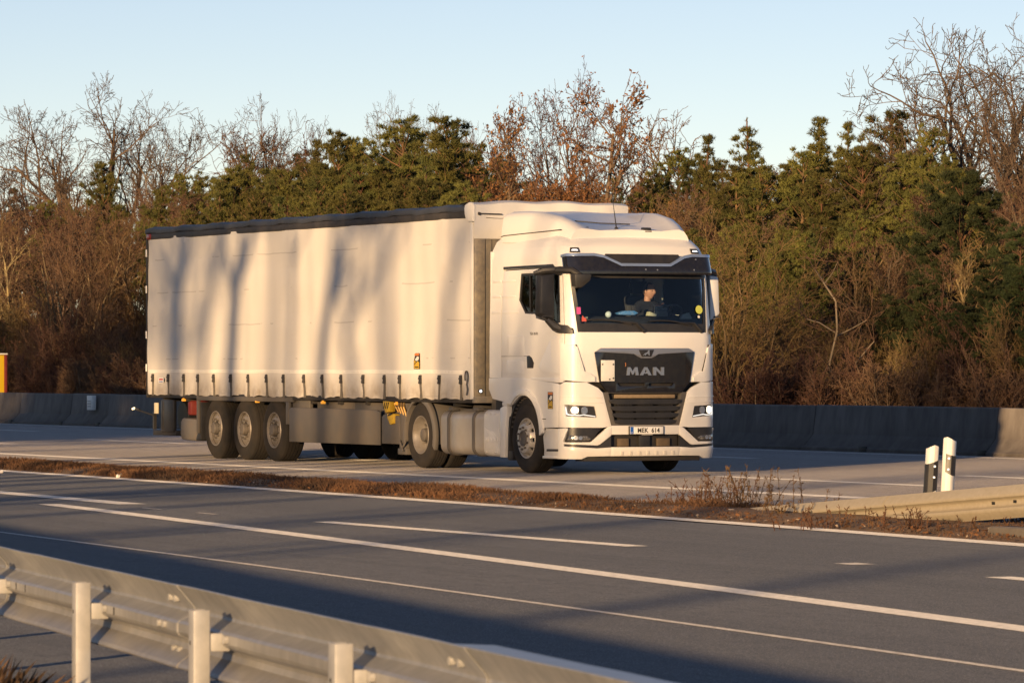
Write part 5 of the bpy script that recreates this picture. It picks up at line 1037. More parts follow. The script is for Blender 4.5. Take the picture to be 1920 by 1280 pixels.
def grow(r, T, C_, p, d, L, rad, lev, cfg, tips=None):
    """recursive limb: T takes the thick wood, C_ the twigs"""
    n = cfg['seg'][min(lev, len(cfg['seg']) - 1)]; pts, rads = [p.copy()], [rad]; wob = cfg['wob'][min(lev, len(cfg['wob']) - 1)]
    dd = d.copy(); st = L / n; end = cfg['taper'] if lev == 0 else .35
    for i in range(n):
        dd = (dd + rv(r) * wob + Vector((0, 0, cfg['up'][min(lev, len(cfg['up']) - 1)]))).normalized()
        p = p + dd * st; pts.append(p.copy()); rads.append(max(cfg['rmin'], rad * (1 - (1 - end) * (i + 1) / n)))
    (T if lev <= cfg['thick'] else C_).limb(pts, rads, 6 if lev == 0 else 5 if lev == 1 else 4 if lev == 2 and lev <= cfg['thick'] else 3)
    if tips is not None and lev >= cfg['tiplev']: tips += [(pts[-1], dd), (pts[len(pts) // 2], dd)]
    if lev >= cfg['max']: return
    k = cfg['kids'][lev]; lo = cfg['from'][min(lev, len(cfg['from']) - 1)]
    for j in range(k):
        t = lo + (1 - lo) * (j + r.random()) / k; t = min(.98, t); i = min(n - 1, int(t * n)); f_ = t * n - i
        q = pts[i].lerp(pts[i + 1], f_); ax = (pts[i + 1] - pts[i]).normalized()
        sd = ax.cross(rv(r)); sd = sd.normalized() if sd.length > 1e-4 else ax.orthogonal()
        an = R(cfg['ang'][min(lev, len(cfg['ang']) - 1)] + r.uniform(-14, 14)); nd = (ax * math.cos(an) + sd * math.sin(an)).normalized()
        grow(r, T, C_, q, nd, L * cfg['len'][min(lev, len(cfg['len']) - 1)] * (1.12 - cfg.get('sh', .5) * t) * r.uniform(.75, 1.2), max(cfg['rmin'], rads[i] * cfg['rk'] * r.uniform(.8, 1)), lev + 1, cfg, tips)
    if lev < cfg['max'] and lev > 0:      # the limb runs on as a finer one
        grow(r, T, C_, pts[-1], dd, L * cfg.get('ext', .4), rads[-1], min(lev + 2, cfg['max']), cfg, tips)
def leaves(r, C_, tips, per, size, spread):
    for p, d in tips:
        for _ in range(per):
            c = p + rv(r) * spread; a, b = rv(r).normalized(), rv(r).normalized(); a = a * size * r.uniform(.6, 1.2); b = b * size * .6
            C_.quad(c - a, c + b, c + a, c - b)
BROAD = dict(seg=[8, 7, 6, 5, 3], wob=[.09, .15, .18, .22, .25], up=[.02, .04, .04, .03, .02], taper=.35, rmin=.013, thick=2, kids=[8, 7, 6, 5], ang=[44, 46, 48, 48], len=[.55, .55, .5, .45], rk=.66, max=4, tiplev=3)
BROAD['from'] = [.28, .25, .15, .1]
DOME = dict(BROAD, seg=[9, 7, 5, 4, 3], wob=[.10, .17, .2, .24, .3], up=[.05, .03, .03, .02, .02], taper=.30, kids=[7, 5, 4, 3], ang=[38, 44, 50, 50], len=[.46, .50, .48, .44], sh=.25, ext=.22, rmin=.012); DOME['from'] = [.34, .22, .18, .1]
SLIM = dict(BROAD, rmin=.010, kids=[13, 6, 4, 3], ang=[32, 36, 42, 45], len=[.40, .5, .5, .45]); SLIM['from'] = [.22, .2, .15, .1]
STEMS = dict(seg=[7, 5, 4, 3], wob=[.10, .15, .2, .25], up=[.07, .05, .03, .02], taper=.25, rmin=.010, thick=0, kids=[8, 5, 3], ang=[30, 38, 42], len=[.42, .5, .5], rk=.55, max=3, tiplev=2)
STEMS['from'] = [.15, .15, .1]
def broadleaf(seed, h, cfg, rad, bark, twig, leaf=None, lean=0, fork=0, hid=''):
    r = random.Random(seed); T, K = Tubes(), Tubes(); tips = [] if leaf else None
    d = Vector((lean, 0, 1)).normalized()
    if fork:
        hz = h * .22; T.limb([Vector((0, 0, -.3)), Vector((0, 0, hz * .5)), Vector((lean * .1, 0, hz))], [rad * 1.25, rad, rad * .9], 7)
        for k in range(fork):
            a = 6.283 * (k + r.random() * .6) / fork; sp_ = r.uniform(.25, .75) if k else .12; grow(r, T, K, Vector((lean * .1, 0, hz * r.uniform(.8, 1))), Vector((math.cos(a) * sp_ + lean, math.sin(a) * sp_, 1)).normalized(), h * .66 * r.uniform(.9, 1.06), rad * .58, 0, cfg, tips)
    else: grow(r, T, K, Vector((0, 0, -.3)), d, h * .80, rad, 0, cfg, tips)
    out = [T.mesh('trunk', bark), K.mesh('crown', twig)]
    if leaf:
        Lf = Tubes(); leaves(r, Lf, [t for t in tips if r.random() < leaf[1]], leaf[2], .075, .08); out.append(Lf.mesh('leaves', leaf[0], False))
    zz = sorted(v.z for v in K.v); out.append(zz[int(len(zz) * .996)]); return out
def brush(seed, h, n, spread, bark, twig):
    r = random.Random(seed); T, K = Tubes(), Tubes()
    for k in range(n):
        a = r.uniform(0, 6.283); q = r.uniform(.05, spread); d = Vector((math.cos(a) * q, math.sin(a) * q, 1)).normalized()
        grow(r, T, K, Vector((math.cos(a) * q * .6, math.sin(a) * q * .6, -.2)), d, h * r.uniform(.6, 1.0), .014 * h / 1.6 * r.uniform(.6, 1.2) + .008, 0, STEMS)
    return [T.mesh('stems', bark), K.mesh('twigs', twig), max(v.z for v in K.v)]
def pine(seed, h, crown0, wid, ndl, spire=False, dens=1.0):
    r = random.Random(seed); T, N = Tubes(), Tubes()
    d = Vector((r.uniform(-.05, .05), r.uniform(-.05, .05), 1)); pts = [Vector((0, 0, -.3))]; m = 9
    for i in range(m): d = (d + rv(r) * .03 + Vector((0, 0, .05))).normalized(); pts.append(pts[-1] + d * (h + .3) / m)
    T.limb(pts, [.15 * h / 10 * (1 - .9 * i / m) + .012 for i in range(m + 1)], 7)
    def at(z):
        t = max(0, min(.999, (z + .3) / (h + .3))) * m; i = int(t); return pts[i].lerp(pts[i + 1], t - i)
    def tuft(c, d, s):
        for _ in range(int(11 * dens)):
            e = (d * .8 + rv(r) * .62).normalized(); w = e.cross(rv(r)).normalized() * s * .09; N.tri(c - w - e * s * .12, c + w - e * s * .12, c + e * s * r.uniform(.7, 1.15))
    z = h * crown0
    while z < h * .985:
        t = (z / h - crown0) / (1 - crown0)
        prof_ = (1 - t) ** .9 * .95 + .05 if spire else (math.sin(math.pi * min(1, .30 + t * .62)) ** .8) * (1 - .12 * t)
        k = r.randint(4, 7); a0 = r.uniform(0, 6.3)
        for j in range(k):
            a = a0 + 6.283 * j / k + r.uniform(-.4, .4); ln = wid * prof_ * r.uniform(.45, 1.25); b = at(z + r.uniform(-.15, .15) * h / 10)
            el = .12 + .55 * t + r.uniform(-.1, .2); e = Vector((math.cos(a), math.sin(a), el)).normalized(); ps = [b]
            for q in range(4): e = (e + Vector((0, 0, .09)) + rv(r) * .06).normalized(); ps.append(ps[-1] + e * ln / 4)
            T.limb(ps, [.035 * h / 10 * (1 - .2 * q) for q in range(5)], 4)
            sd = Vector((-math.sin(a), math.cos(a), 0))
            for q in range(max(1 if t > .75 else 3, int(ln * 3.2))):          # needle pads carried by the outer part of each bough
                f_ = 1 - .68 * r.random() ** 1.5; i = min(3, int(f_ * 4)); side = r.uniform(-.34, .34) * ln * (1.15 - .5 * f_); pr = r.uniform(.22, .40) * (1 - .55 * t)
                pc = ps[i].lerp(ps[i + 1], min(1, f_ * 4 - i)) + sd * side + Vector((0, 0, abs(side) * .2))
                for _k in range(int(12 * dens)):
                    o_ = rv(r) * pr * .62; o_.z *= .42; tuft(pc + o_, (e * .7 + o_ * 1.2 + Vector((0, 0, .6))).normalized(), r.uniform(.14, .22))
        z += r.uniform(.38, .66) * h / 10 * (1 + .3 * t * spire)
    for _ in range(12): tuft(at(h * r.uniform(.88, 1)), Vector((0, 0, 1)), .15)
    for _ in range(9):                        # dead snags on the lower trunk
        b = at(h * r.uniform(.12, crown0)); a = r.uniform(0, 6.3); e = Vector((math.cos(a), math.sin(a), r.uniform(-.2, .3))); ln = r.uniform(.4, 1.3); T.limb([b, b + e * ln * .6, b + e * ln + rv(r) * .1], [.022, .016, .008], 3)
    return [T.mesh('trunk', PBARK), N.mesh('crown', ndl, False), h]
V = {
 'broad': [broadleaf(11, 12, DOME, .36, BARK, TWIGD, fork=6), broadleaf(12, 12, DOME, .32, BARK, TWIGD, fork=5), broadleaf(13, 12, DOME, .26, BARK, TWIGD, lean=-.45, fork=3)],
 'twiggy': [broadleaf(21, 9, SLIM, .13, BARKY, TWIG), broadleaf(22, 9, SLIM, .11, BARK, TWIG, lean=.12), broadleaf(23, 9, SLIM, .13, BARKY, TWIGY), broadleaf(24, 9, SLIM, .09, BARK, TWIG, fork=3)],
 'oak': [broadleaf(31, 11, DOME, .27, BARK, TWIG, leaf=(OAKL, .18, 1), fork=5), broadleaf(32, 10, SLIM, .14, BARK, TWIGY, leaf=(OAKL, .6, 3)), broadleaf(36, 10, SLIM, .13, BARK, TWIG, leaf=(OAKL, .28, 2))],
 'pine': [pine(41, 10, .30, 2.1, NEEDLE), pine(42, 10, .22, 2.3, NEEDLE), pine(43, 10, .38, 1.9, NEEDLE), pine(44, 10, .18, 2.0, NEEDLE, True)],
 'spire': [pine(45, 10, .15, 2.6, NEEDLE, True), pine(46, 10, .20, 2.3, NEEDLE, True)],
 'darkpine': [pine(47, 9, .12, 2.9, NEEDLED, False, 1.3), pine(48, 9, .10, 2.6, NEEDLED, False, 1.3)],
 'shrub': [brush(51, 4, 13, .65, BARKY, TWIG), brush(52, 4, 11, .5, BARK, TWIG), brush(53, 4, 15, .8, BARK, TWIGY)],
 'thicket': [brush(54, 2.2, 16, 1.0, BARK, TWIG), brush(55, 2.2, 14, 1.2, BARK, TWIG)],
 'stemtree': [brush(56, 8, 12, .5, BARKY, TWIGY), brush(57, 8, 9, .40, BARKY, TWIG)],
}
KIND = {'broad': 'bare_tree', 'twiggy': 'bare_tree', 'oak': 'oak_tree', 'pine': 'pine_tree', 'spire': 'pine_tree', 'darkpine': 'pine_tree', 'shrub': 'shrub', 'thicket': 'shrub', 'stemtree': 'bare_tree'}
PLACED = []
def plant(kind, u, b, vtop=None, h=None, var=None, label=None, group=None, loc=None, rot=None, wide=1.0, name=None):
    P = at_b(u, b) if loc is None else Vector(loc); rel = P - P0; bb = rel.dot(NV); aa = rel.dot(DV)
    g = terrain_z(aa, bb) if loc is None else -.03
    ms = V[kind]; m_ = ms[var if var is not None else rnd.randrange(len(ms))]
    H_ = h if h is not None else hgt(vtop, P.y) - g
    s = H_ / m_[-1]; e = empty(name or KIND[kind], None, (P.x, P.y, g)); e.scale = (s * wide, s * wide, s); e.rotation_euler = (0, 0, rnd.uniform(0, 6.283) if rot is None else rot)
    for me in m_[:-1]: put(me.name.split('.')[0], me, e)
    cat = 'shrub' if KIND[kind] == 'shrub' else 'tree'
    tag(e, label, cat, group); PLACED.append((e, kind, u, b, P.y)); return e
# --- trees one can name along the skyline
S_ = [('broad', 205, 62, 155, 0, .9, 'tall wide bare tree with forked limbs standing out left of the trailer'),
 ('broad', 88, 60, 215, 2, .8, 'bare tree leaning left against the sky at the far left'),
 ('broad', 292, 64, 225, 1, .6, 'twiggy bare tree just right of the tallest bare tree on the left'),
 ('broad', 516, 62, 187, 0, .6, 'bare tree with a round fan of limbs above the trailer\'s rear half'),
 ('twiggy', 452, 60, 250, 3, 1, 'slim bare tree just left of the round fan shaped bare tree'),
 ('twiggy', 600, 60, 250, 1, .8, 'thin dead snag with short limbs above the pines over the trailer'),
 ('broad', 757, 64, 190, 1, .55, 'reddish bare treetop rising behind the pines over the trailer\'s middle'),
 ('broad', 850, 66, 207, 0, .5, 'pale bare treetop left of the brown oaks behind the cab'),
 ('twiggy', 905, 64, 225, 0, 1.0, 'fine twigged bare tree touching the left side of the brown oaks'),
 ('oak', 1085, 46, 140, 0, .62, 'tallest oak with scattered brown leaves above the cab'),
 ('oak', 990, 44, 205, 2, .8, 'thin oak with a few brown leaves left of the tallest oak'),
 ('oak', 1155, 45, 165, 2, 1.0, 'slender oak close on the right of the tallest oak'),
 ('twiggy', 1222, 56, 215, 0, 1.1, 'fine twigged bare tree right of the oaks above the cab\'s right side'),
 ('broad', 1880, 50, 8, 0, .95, 'tallest bare tree at the far right edge against the sky'),
 ('broad', 1790, 47, 150, 2, .9, 'bare tree with a long limb reaching left at the right side'),
 ('broad', 1935, 46, 90, 1, .7, 'bare tree cut by the right edge of the view'),
 ('spire', 1420, 47, 222, 0, .95, 'pointed pine, left one of the two spires right of the cab'),
 ('spire', 1500, 46, 222, 1, 1.0, 'pointed pine, right one of the two spires right of the cab'),
 ('pine', 1315, 47, 250, 3, .9, 'pine rising directly behind the right corner of the cab roof'),
 ('spire', 1606, 47, 232, 1, .8, 'narrow pine just right of the dark gap in the pines'),
 ('pine', 1672, 46, 222, 0, .9, 'pine with a ragged top below the left reaching bare limb'),
 ('pine', 1738, 45, 248, 2, .9, 'browned pine below the bare trees on the right'),
 ('pine', 190, 52, 312, 0, .8, 'dark pine at the foot of the tallest bare tree on the left'),
 ('spire', 458, 52, 275, 0, .7, 'small pointed pine left of the pines over the trailer'),
 ('spire', 572, 50, 264, 1, .7, 'first pointed pine top over the trailer\'s rear half'),
 ('pine', 632, 49, 262, 1, .9, 'bushy pine over the trailer beside the thin dead snag'),
 ('pine', 668, 52, 268, 0, .8, 'pine holding a yellow mistletoe ball near its top'),
 ('pine', 762, 47, 238, 1, 1.1, 'broad pine in front of the reddish bare treetop'),
 ('pine', 845, 46, 232, 0, 1.1, 'tallest broad pine left of the brown oaks'),
 ('darkpine', 1800, 37, 352, 0, 1.05, 'dark low pine at the wood\'s edge on the right'),
 ('darkpine', 1905, 36.5, 430, 1, 1.0, 'dark spreading pine at the right edge of the view'),
 ('darkpine', 1712, 38, 470, 1, .8, 'small dark pine left of the dark low pine'),
 ('oak', 1130, 40, 330, 1, 1.05, 'brown leaved oak directly above the cab roof'),
 ('oak', 1210, 39, 380, 1, 1.0, 'brown leaved oak above the roof of the cab\'s right side'),
 ('oak', 1010, 40, 370, 1, 1.0, 'brown leaved oak behind the trailer\'s white front hood'),
 ('oak', 925, 41, 400, 1, .8, 'low brown oak left of the trailer\'s white front hood'),
 ('stemtree', 1375, 31.6, 375, 0, 1.15, 'many stemmed bare tree lit yellow beside the cab\'s mirror'),
 ('stemtree', 150, 35, 400, 1, 1.1, 'many stemmed bare tree left of the trailer\'s rear edge'),
 ('pine', 1462, 36.5, 430, 2, .55, 'leaning pine with an orange trunk right of the stemmed bare tree')]
for kd, u, b, vt, vr, wd, lab in S_: plant(kd, u, b, vt, var=vr, wide=wd, label=lab, rot=(0 if kd == 'broad' and vr == 2 else None))
def sapling():
    b = at_b(1566, 31.8); k = b.y / FPX; r = random.Random(77); T, K = Tubes(), Tubes()
    f_ = lambda P, dy: [Vector(((u - 960) * k - b.x, dy * math.sin(i * 1.3) * .3, HC + (V0 - v) * k)) for i, (u, v) in enumerate(P)]
    for P, r0, dy in (([(1590, 790), (1584, 730), (1554, 690), (1569, 620), (1566, 565), (1546, 532), (1530, 505)], .045, 1), ([(1569, 625), (1535, 605), (1512, 598)], .022, -1), ([(1569, 630), (1600, 615), (1626, 600)], .020, 1), ([(1588, 770), (1584, 722), (1602, 682), (1640, 640)], .030, -1), ([(1546, 532), (1562, 512), (1572, 490)], .014, 1)):
        Q = f_(P, dy); T.limb(Q, [max(.010, r0 * (1 - .7 * i / len(Q))) for i in range(len(Q))], 5)
        for q in Q[2:]:
            for _ in range(3): grow(r, T, K, q, (rv(r) + Vector((0, 0, .8))).normalized(), .8, .012, 2, STEMS)
    e = empty('sapling', None, (b.x, b.y, 0)); put('trunk', T.mesh('trunk', veg_mat('pale_bark', (.30, .24, .17), (.20, .155, .11))), e); put('crown', K.mesh('crown', TWIG), e)
    tag(e, 'thin pale crooked sapling before the dark wood on the right', 'tree')
sapling()
bm = bmesh.new(); bmesh.ops.create_icosphere(bm, subdivisions=3, radius=.42)
Mb = Tubes(); r_ = random.Random(3)
for _ in range(700):
    c = rv(r_).normalized() * .40 * r_.uniform(.5, 1); e = (c.normalized() + rv(r_) * .5).normalized(); w = e.cross(rv(r_)).normalized() * .02; Mb.tri(c - w, c + w, c + e * .16)
bm.free(); pm = at_b(666, 51); mo_ = put('mistletoe', Mb.mesh('mistletoe', veg_mat('mistletoe_leaves', (.20, .15, .03), (.13, .10, .025)), False), None, Matrix.Translation((pm.x, pm.y, hgt(286, pm.y)))); tag(mo_, 'round yellowish mistletoe ball among the pine tops over the trailer', 'mistletoe')
# --- the wood in rows, each tree by itself
ZONES = [(-60, 140, 'at the left end of the wood'), (140, 225, 'near the white barrier plate'), (225, 300, 'beside the trailer\'s rear edge'), (300, 480, 'above the trailer\'s rear third'), (480, 690, 'above the trailer\'s middle'), (690, 900, 'above the trailer\'s front third'),
         (900, 1080, 'above the gap between trailer and cab'), (1080, 1290, 'above the cab'), (1290, 1450, 'just right of the cab'), (1450, 1540, 'below the two pine spires'), (1540, 1640, 'behind the pale crooked sapling'), (1640, 1720, 'left of the dark low pine'), (1720, 1810, 'behind the white marker posts'), (1810, 1880, 'over the barrier\'s sunlit end'), (1880, 2000, 'at the right end of the wood')]
def zone(u): return next((z[2] for z in ZONES if u < z[1]), ZONES[-1][2])
NAMES = {'pine': 'olive green pine', 'twiggy': 'slender bare brown tree', 'oak': 'oak holding brown leaves', 'broad': 'bare spreading tree', 'shrub': 'leafless brown shrub', 'thicket': 'low tangled bare thicket', 'darkpine': 'dark green pine', 'stemtree': 'many stemmed bare tree', 'spire': 'pointed pine'}
def fill(kind, u, b, vt, row, **kw):
    if kind == 'oak': kw['var'] = rnd.choice((1, 2))
    o = plant(kind, u, b, vt, **kw); q = o.scale[2]; md = {'pine': .93, 'darkpine': .72, 'twiggy': .98, 'oak': .92, 'broad': .9, 'shrub': .95, 'thicket': .95}.get(kind, 1)
    size = 'taller ' if q > md else 'smaller '; lab = size + '%s %s, %s' % (NAMES[kind], zone(u), row); tag(o, lab, None, lab.replace(', ', ' in the '))
def top_v(u, pts): return float(np.interp(u, [p[0] for p in pts], [p[1] for p in pts]))
MID = [(-60, 335), (120, 335), (250, 330), (400, 310), (560, 300), (700, 280), (850, 265), (920, 300), (1000, 320), (1260, 300), (1330, 290), (1420, 280), (1500, 275), (1560, 300), (1640, 275), (1740, 290), (1850, 300), (2000, 280)]
def kind_at(u):
    x = rnd.random()
    if u < 330: return 'twiggy' if x < .86 else 'pine'
    if u < 480: return 'pine' if x < .55 else 'twiggy'
    if u < 890: return 'pine' if x < .84 else 'twiggy'
    if u < 1265: return 'oak' if x < .62 else 'pine' if x < .78 else 'twiggy'
    if u < 1700: return 'pine' if x < .68 else 'oak' if x < .74 else 'twiggy'
    return 'pine' if x < .35 else 'oak' if x < .5 else 'twiggy'
for i, u in enumerate(np.arange(-40, 1985, 30)):           # back row
    u += rnd.uniform(-11, 11); k_ = kind_at(u); fill(k_, u, rnd.uniform(55, 64), top_v(u, MID) + rnd.uniform(2, 40) + (18 if k_ in ('twiggy', 'oak') else -8), 'back row')
for i, u in enumerate(np.arange(-170, 2120, 30)):           # middle row
    u += rnd.uniform(-11, 11); k_ = kind_at(u); fill(k_, u, rnd.uniform(43, 51), top_v(u, MID) + (rnd.uniform(30, 85) if k_ in ('twiggy', 'oak') else rnd.uniform(0, 55)), 'middle row')
FRONT = [(-60, 385), (200, 395), (290, 405), (420, 380), (900, 345), (1260, 360), (1330, 420), (1480, 400), (1640, 410), (1740, 420), (2000, 360)]
for i, u in enumerate(np.arange(-163, 2120, 27)):           # front row
    u += rnd.uniform(-9, 9); k_ = kind_at(u)
    if 285 < u < 900 and k_ == 'twiggy' and rnd.random() < .3: k_ = 'pine'
    if u < 300: k_ = 'twiggy'
    if 1560 < u < 1760 and k_ == 'pine' and rnd.random() < .5: k_ = 'twiggy'
    fill(k_, u, rnd.uniform(35.5, 41), top_v(u, FRONT) + rnd.uniform(-10, 70), 'front row')
for i, u in enumerate(np.arange(-50, 1985, 21)):           # brush along the edge
    u += rnd.uniform(-9, 9)
    if 300 < u < 1410 or (u > 1650 and rnd.random() < .6): continue
    fill('shrub', u, rnd.uniform(32.5, 36), rnd.uniform(540, 640), 'edge of the wood')
for i, u in enumerate(np.arange(-50, 1985, 19)):
    u += rnd.uniform(-9, 9)
    if 300 < u < 1325 or 1345 < u < 1405 or (u > 1650 and rnd.random() < .5): continue
    fill('thicket', u, rnd.uniform(31, 33.5), rnd.uniform(640, 700), 'edge of the wood')
    if rnd.random() < .6: fill('shrub', u + 8, rnd.uniform(37, 44), rnd.uniform(520, 600), 'second line of brush')
for u, b, vt in ((1690, 34.5, 560), (1745, 34, 520), (1788, 33.6, 590), (1842, 34.2, 500), (1880, 33.6, 570), (1930, 34, 520), (1655, 36, 585), (1985, 34, 500)):
    fill('darkpine', u, b, vt, 'edge of the wood')
# far side of the wood, one mass
def far_wood():
    rs = random.Random(9); parts = []; vs, fs, o = [], [], 0
    src = [V['twiggy'][0], V['pine'][1], V['twiggy'][3], V['pine'][2]]
    T = []
    for m_ in src:
        for me in m_[:2]:
            n = len(me.vertices); co = np.empty(n * 3); me.vertices.foreach_get('co', co); T.append((m_, me, co.reshape(-1, 3), [tuple(p.vertices) for p in me.polygons]))
    me_ = bpy.data.meshes.new('far_wood'); mats = [PBARK, NEEDLED, BARK, TWIG]; V_, F_, M_ = [], [], []
    for i, u in enumerate(np.arange(-30, 1980, 125)):
        P = at_b(u + rs.uniform(-20, 20), rs.uniform(72, 84)); rel = P - P0; g = terrain_z(rel.dot(DV), rel.dot(NV)); j = rs.randrange(4); a = rs.uniform(0, 6.28); s = rs.uniform(.85, 1.1) * (hgt(top_v(u, MID) + 60, P.y) - g) / src[j][-1]
        for q, me in enumerate(src[j][:2]):
            t = next(t for t in T if t[1] is me); c = t[2] * s; x, y = c[:, 0] * math.cos(a) - c[:, 1] * math.sin(a) + P.x, c[:, 0] * math.sin(a) + c[:, 1] * math.cos(a) + P.y
            V_.append(np.stack([x, y, c[:, 2] + g], 1)); F_ += [tuple(k + o for k in f) for f in t[3]]; M_ += [(0 if q == 0 else 1) if j in (1, 3) else (2 if q == 0 else 3)] * len(t[3]); o += len(c)
    me_.from_pydata(np.concatenate(V_).tolist(), [], F_)
    for m in mats: me_.materials.append(m)
    me_.polygons.foreach_set('material_index', M_); tag(put('far_wood', me_), kind='stuff')
far_wood()
# ------------------------------------------------------------------ dead grass, weeds, leaf litter
def in_poly(a, b, P):
    c = False; j = len(P) - 1
    for i in range(len(P)):
        if (P[i][1] > b) != (P[j][1] > b) and a < (P[j][0] - P[i][0]) * (b - P[i][1]) / (P[j][1] - P[i][1]) + P[i][0]: c = not c
        j = i
    return c
def blades(name, n, spot, h, w, m, seed, lean=.5, M=ROADM, clump=None):
    rs = np.random.RandomState(seed); V_, F_ = [], []; k = 0; r = random.Random(seed)
    pts = spot(rs, n); N_ = len(pts)
    for a, b, z, sc in pts:
        an = r.uniform(0, 6.283); hh = h * sc * r.uniform(.45, 1.25); ww = w * r.uniform(.7, 1.4); lx, ly = r.gauss(0, lean) * hh, r.gauss(0, lean) * hh; cx, cy = math.cos(an) * ww, math.sin(an) * ww
        V_ += [(a - cx, b - cy, z), (a + cx, b + cy, z), (a + lx * .4 + cx * .6, b + ly * .4 + cy * .6, z + hh * .6), (a + lx, b + ly, z + hh)]; F_ += [(k, k + 1, k + 2), (k, k + 2, k + 3)]; k += 4
    me = bpy.data.meshes.new(name); me.from_pydata(V_, [], F_); me.materials.append(m); return put(name, me, None, M)
def grass_top(a): return float(np.interp(a, [-60, -10.5, -4.8, 5.7, 10.6, 16.9, 22, 30, 60], [-4.4, -4.5, -4.5, -5.05, -5.2, -5.5, -5.0, -4.9, -5.2]))
def grass_bot(a): return edge_b(a) + .20 if a > -3.2 else float(np.interp(a, [-120, -60, -30, -14, -3.2], [-3.3, -4.9, -5.6, -5.9, -6.17]))
def bed():
    rs = np.random.RandomState(2); A = np.linspace(-60, 60, 401); k = 9; v = []
    for a in A:
        t, bo = grass_top(a) + .04 * math.sin(a * 2.1) + .05 * math.sin(a * 5.3), grass_bot(a) + .05 * math.sin(a * 3.1) + .04 * math.sin(a * 7.7)
        for j in range(k):
            q = j / (k - 1); v.append((a, bo + (t - bo) * q, -.02 + .085 * math.sin(math.pi * q) ** .6 + rs.uniform(-.012, .012)))
    mb = MB(); mb.add(v, [(i * k + j, i * k + k + j, i * k + k + j + 1, i * k + j + 1) for i in range(400) for j in range(k - 1)]); tag(mb.build('median_strip', SOIL, None, ROADM, smooth=180, recalc=False), kind='structure')
bed()
def noise1(a, b): return .5 + .5 * math.sin(a * 1.3 + 2 * math.sin(b * 1.9) + 1.1) * math.sin(a * .47 + b * 2.3)
def spot_median(rs, n):
    out = []
    while len(out) < n:
        a = rs.uniform(-38, 34); t, bo = grass_top(a), grass_bot(a); q = rs.uniform(0, 1); b = bo + (t - bo) * q; dn = noise1(a, b)
        gr_ = 1.0
        if a > 16 and b < -5.8: gr_ = .45 if a < 19 else .3
        if gr_ < 1 and rs.uniform() > .55: continue
        if rs.uniform() < .10 + 1.05 * dn: out.append((a, b, .0 + .06 * math.sin(math.pi * q) ** .6, (.55 + .75 * dn + .15) * gr_))
    return out
tag(blades('dead_grass', 80000, spot_median, .062, .0042, GRASS, 4, .40), kind='stuff')
def spot_leaf(rs, n): return [(a, grass_bot(a) + rs.uniform(-.05, 1.3) ** 1.0 * (1 if a > 15 else .8), rs.uniform(.01, .05), 1) for a in rs.uniform(5, 33, n)]
def leaf_litter(name, n, spot, size, m, seed):
    rs = np.random.RandomState(seed); r = random.Random(seed); K = Tubes()
    for a, b, z, _ in spot(rs, n):
        c = Vector((a, b, z + size * .4)); p, q = rv(r).normalized() * size * r.uniform(.5, 1.2), rv(r).normalized() * size * .6; p.z = abs(p.z) * .6; K.quad(c - p, c + q, c + p, c - q)
    return put(name, K.mesh(name, m, False), None, ROADM)
tag(leaf_litter('fallen_leaves', 1500, spot_leaf, .030, veg_mat('fallen_leaf', (.20, .095, .04), (.12, .065, .035), rand=0, scale=9), 6), kind='stuff')
tag(leaf_litter('pale_debris', 520, spot_leaf, .022, veg_mat('pale_scraps', (.42, .34, .26), (.25, .2, .15), rand=0, scale=9), 8), kind='stuff')
def weed(u, v, h, n, lab, spread=.22, seed=0):
    Y = HC * FPX / (v - V0); r = random.Random(seed); K = Tubes()
    if u > 1480: n = n // 2; h *= .75
    for _ in range(n):
        p = Vector((r.gauss(0, spread), r.gauss(0, spread), -.02)); d = Vector((r.gauss(0, .18), r.gauss(0, .18), 1)).normalized(); hh = h * r.uniform(.45, 1.1); ps = [p]
        for i in range(4): d = (d + rv(r) * .10).normalized(); ps.append(ps[-1] + d * hh / 4)
        K.limb(ps, [.006, .005, .0045, .004, .003], 3)
        for i in range(1, 5):
            for _k in range(3):
                e = (d + rv(r) * .7).normalized(); q = ps[i]; K.limb([q, q + e * hh * r.uniform(.06, .16)], [.004, .003], 3)
                if r.random() < .3: w = rv(r) * .008; t = q + e * hh * .1; K.tri(t - w, t + w, t + e * .03)
    o = put('weed_clump', K.mesh('weed_clump', WEED, False), None, Matrix.Translation(((u - 960) / FPX * Y, Y, 0))); tag(o, lab, 'weed', 'dry weeds round the guardrail end'); return o
for i, (u, v, h, n, lab) in enumerate([(1408, 946, .42, 38, 'tallest dry weed clump beside the guardrail\'s buried end'), (1345, 951, .36, 26, 'dry weed clump on the median left of the tallest clump'), (1290, 953, .24, 22, 'short dry weed clump farthest left on the median by the guardrail end'),
      (1520, 992, .30, 26, 'dry weed tuft before the lowest part of the guardrail end'), (1556, 966, .34, 10, 'single thin weeds rising over the guardrail\'s low end'), (1600, 990, .28, 24, 'weed tuft before the first slot in the guardrail end'),
      (1690, 996, .36, 26, 'spiky weeds before the guardrail below the white posts'), (1650, 994, .3, 20, 'weed tuft left of the spiky weeds below the white posts'), (1760, 998, .34, 24, 'weeds before the guardrail right under the taller white post'), (1822, 1001, .26, 20, 'weed tuft nearest the kerb stone'), (1470, 972, .22, 24, 'low weed tuft where the guardrail leaves the ground')]):
    weed(u, v, h, n, lab, .20 if h < .4 else .26, i)
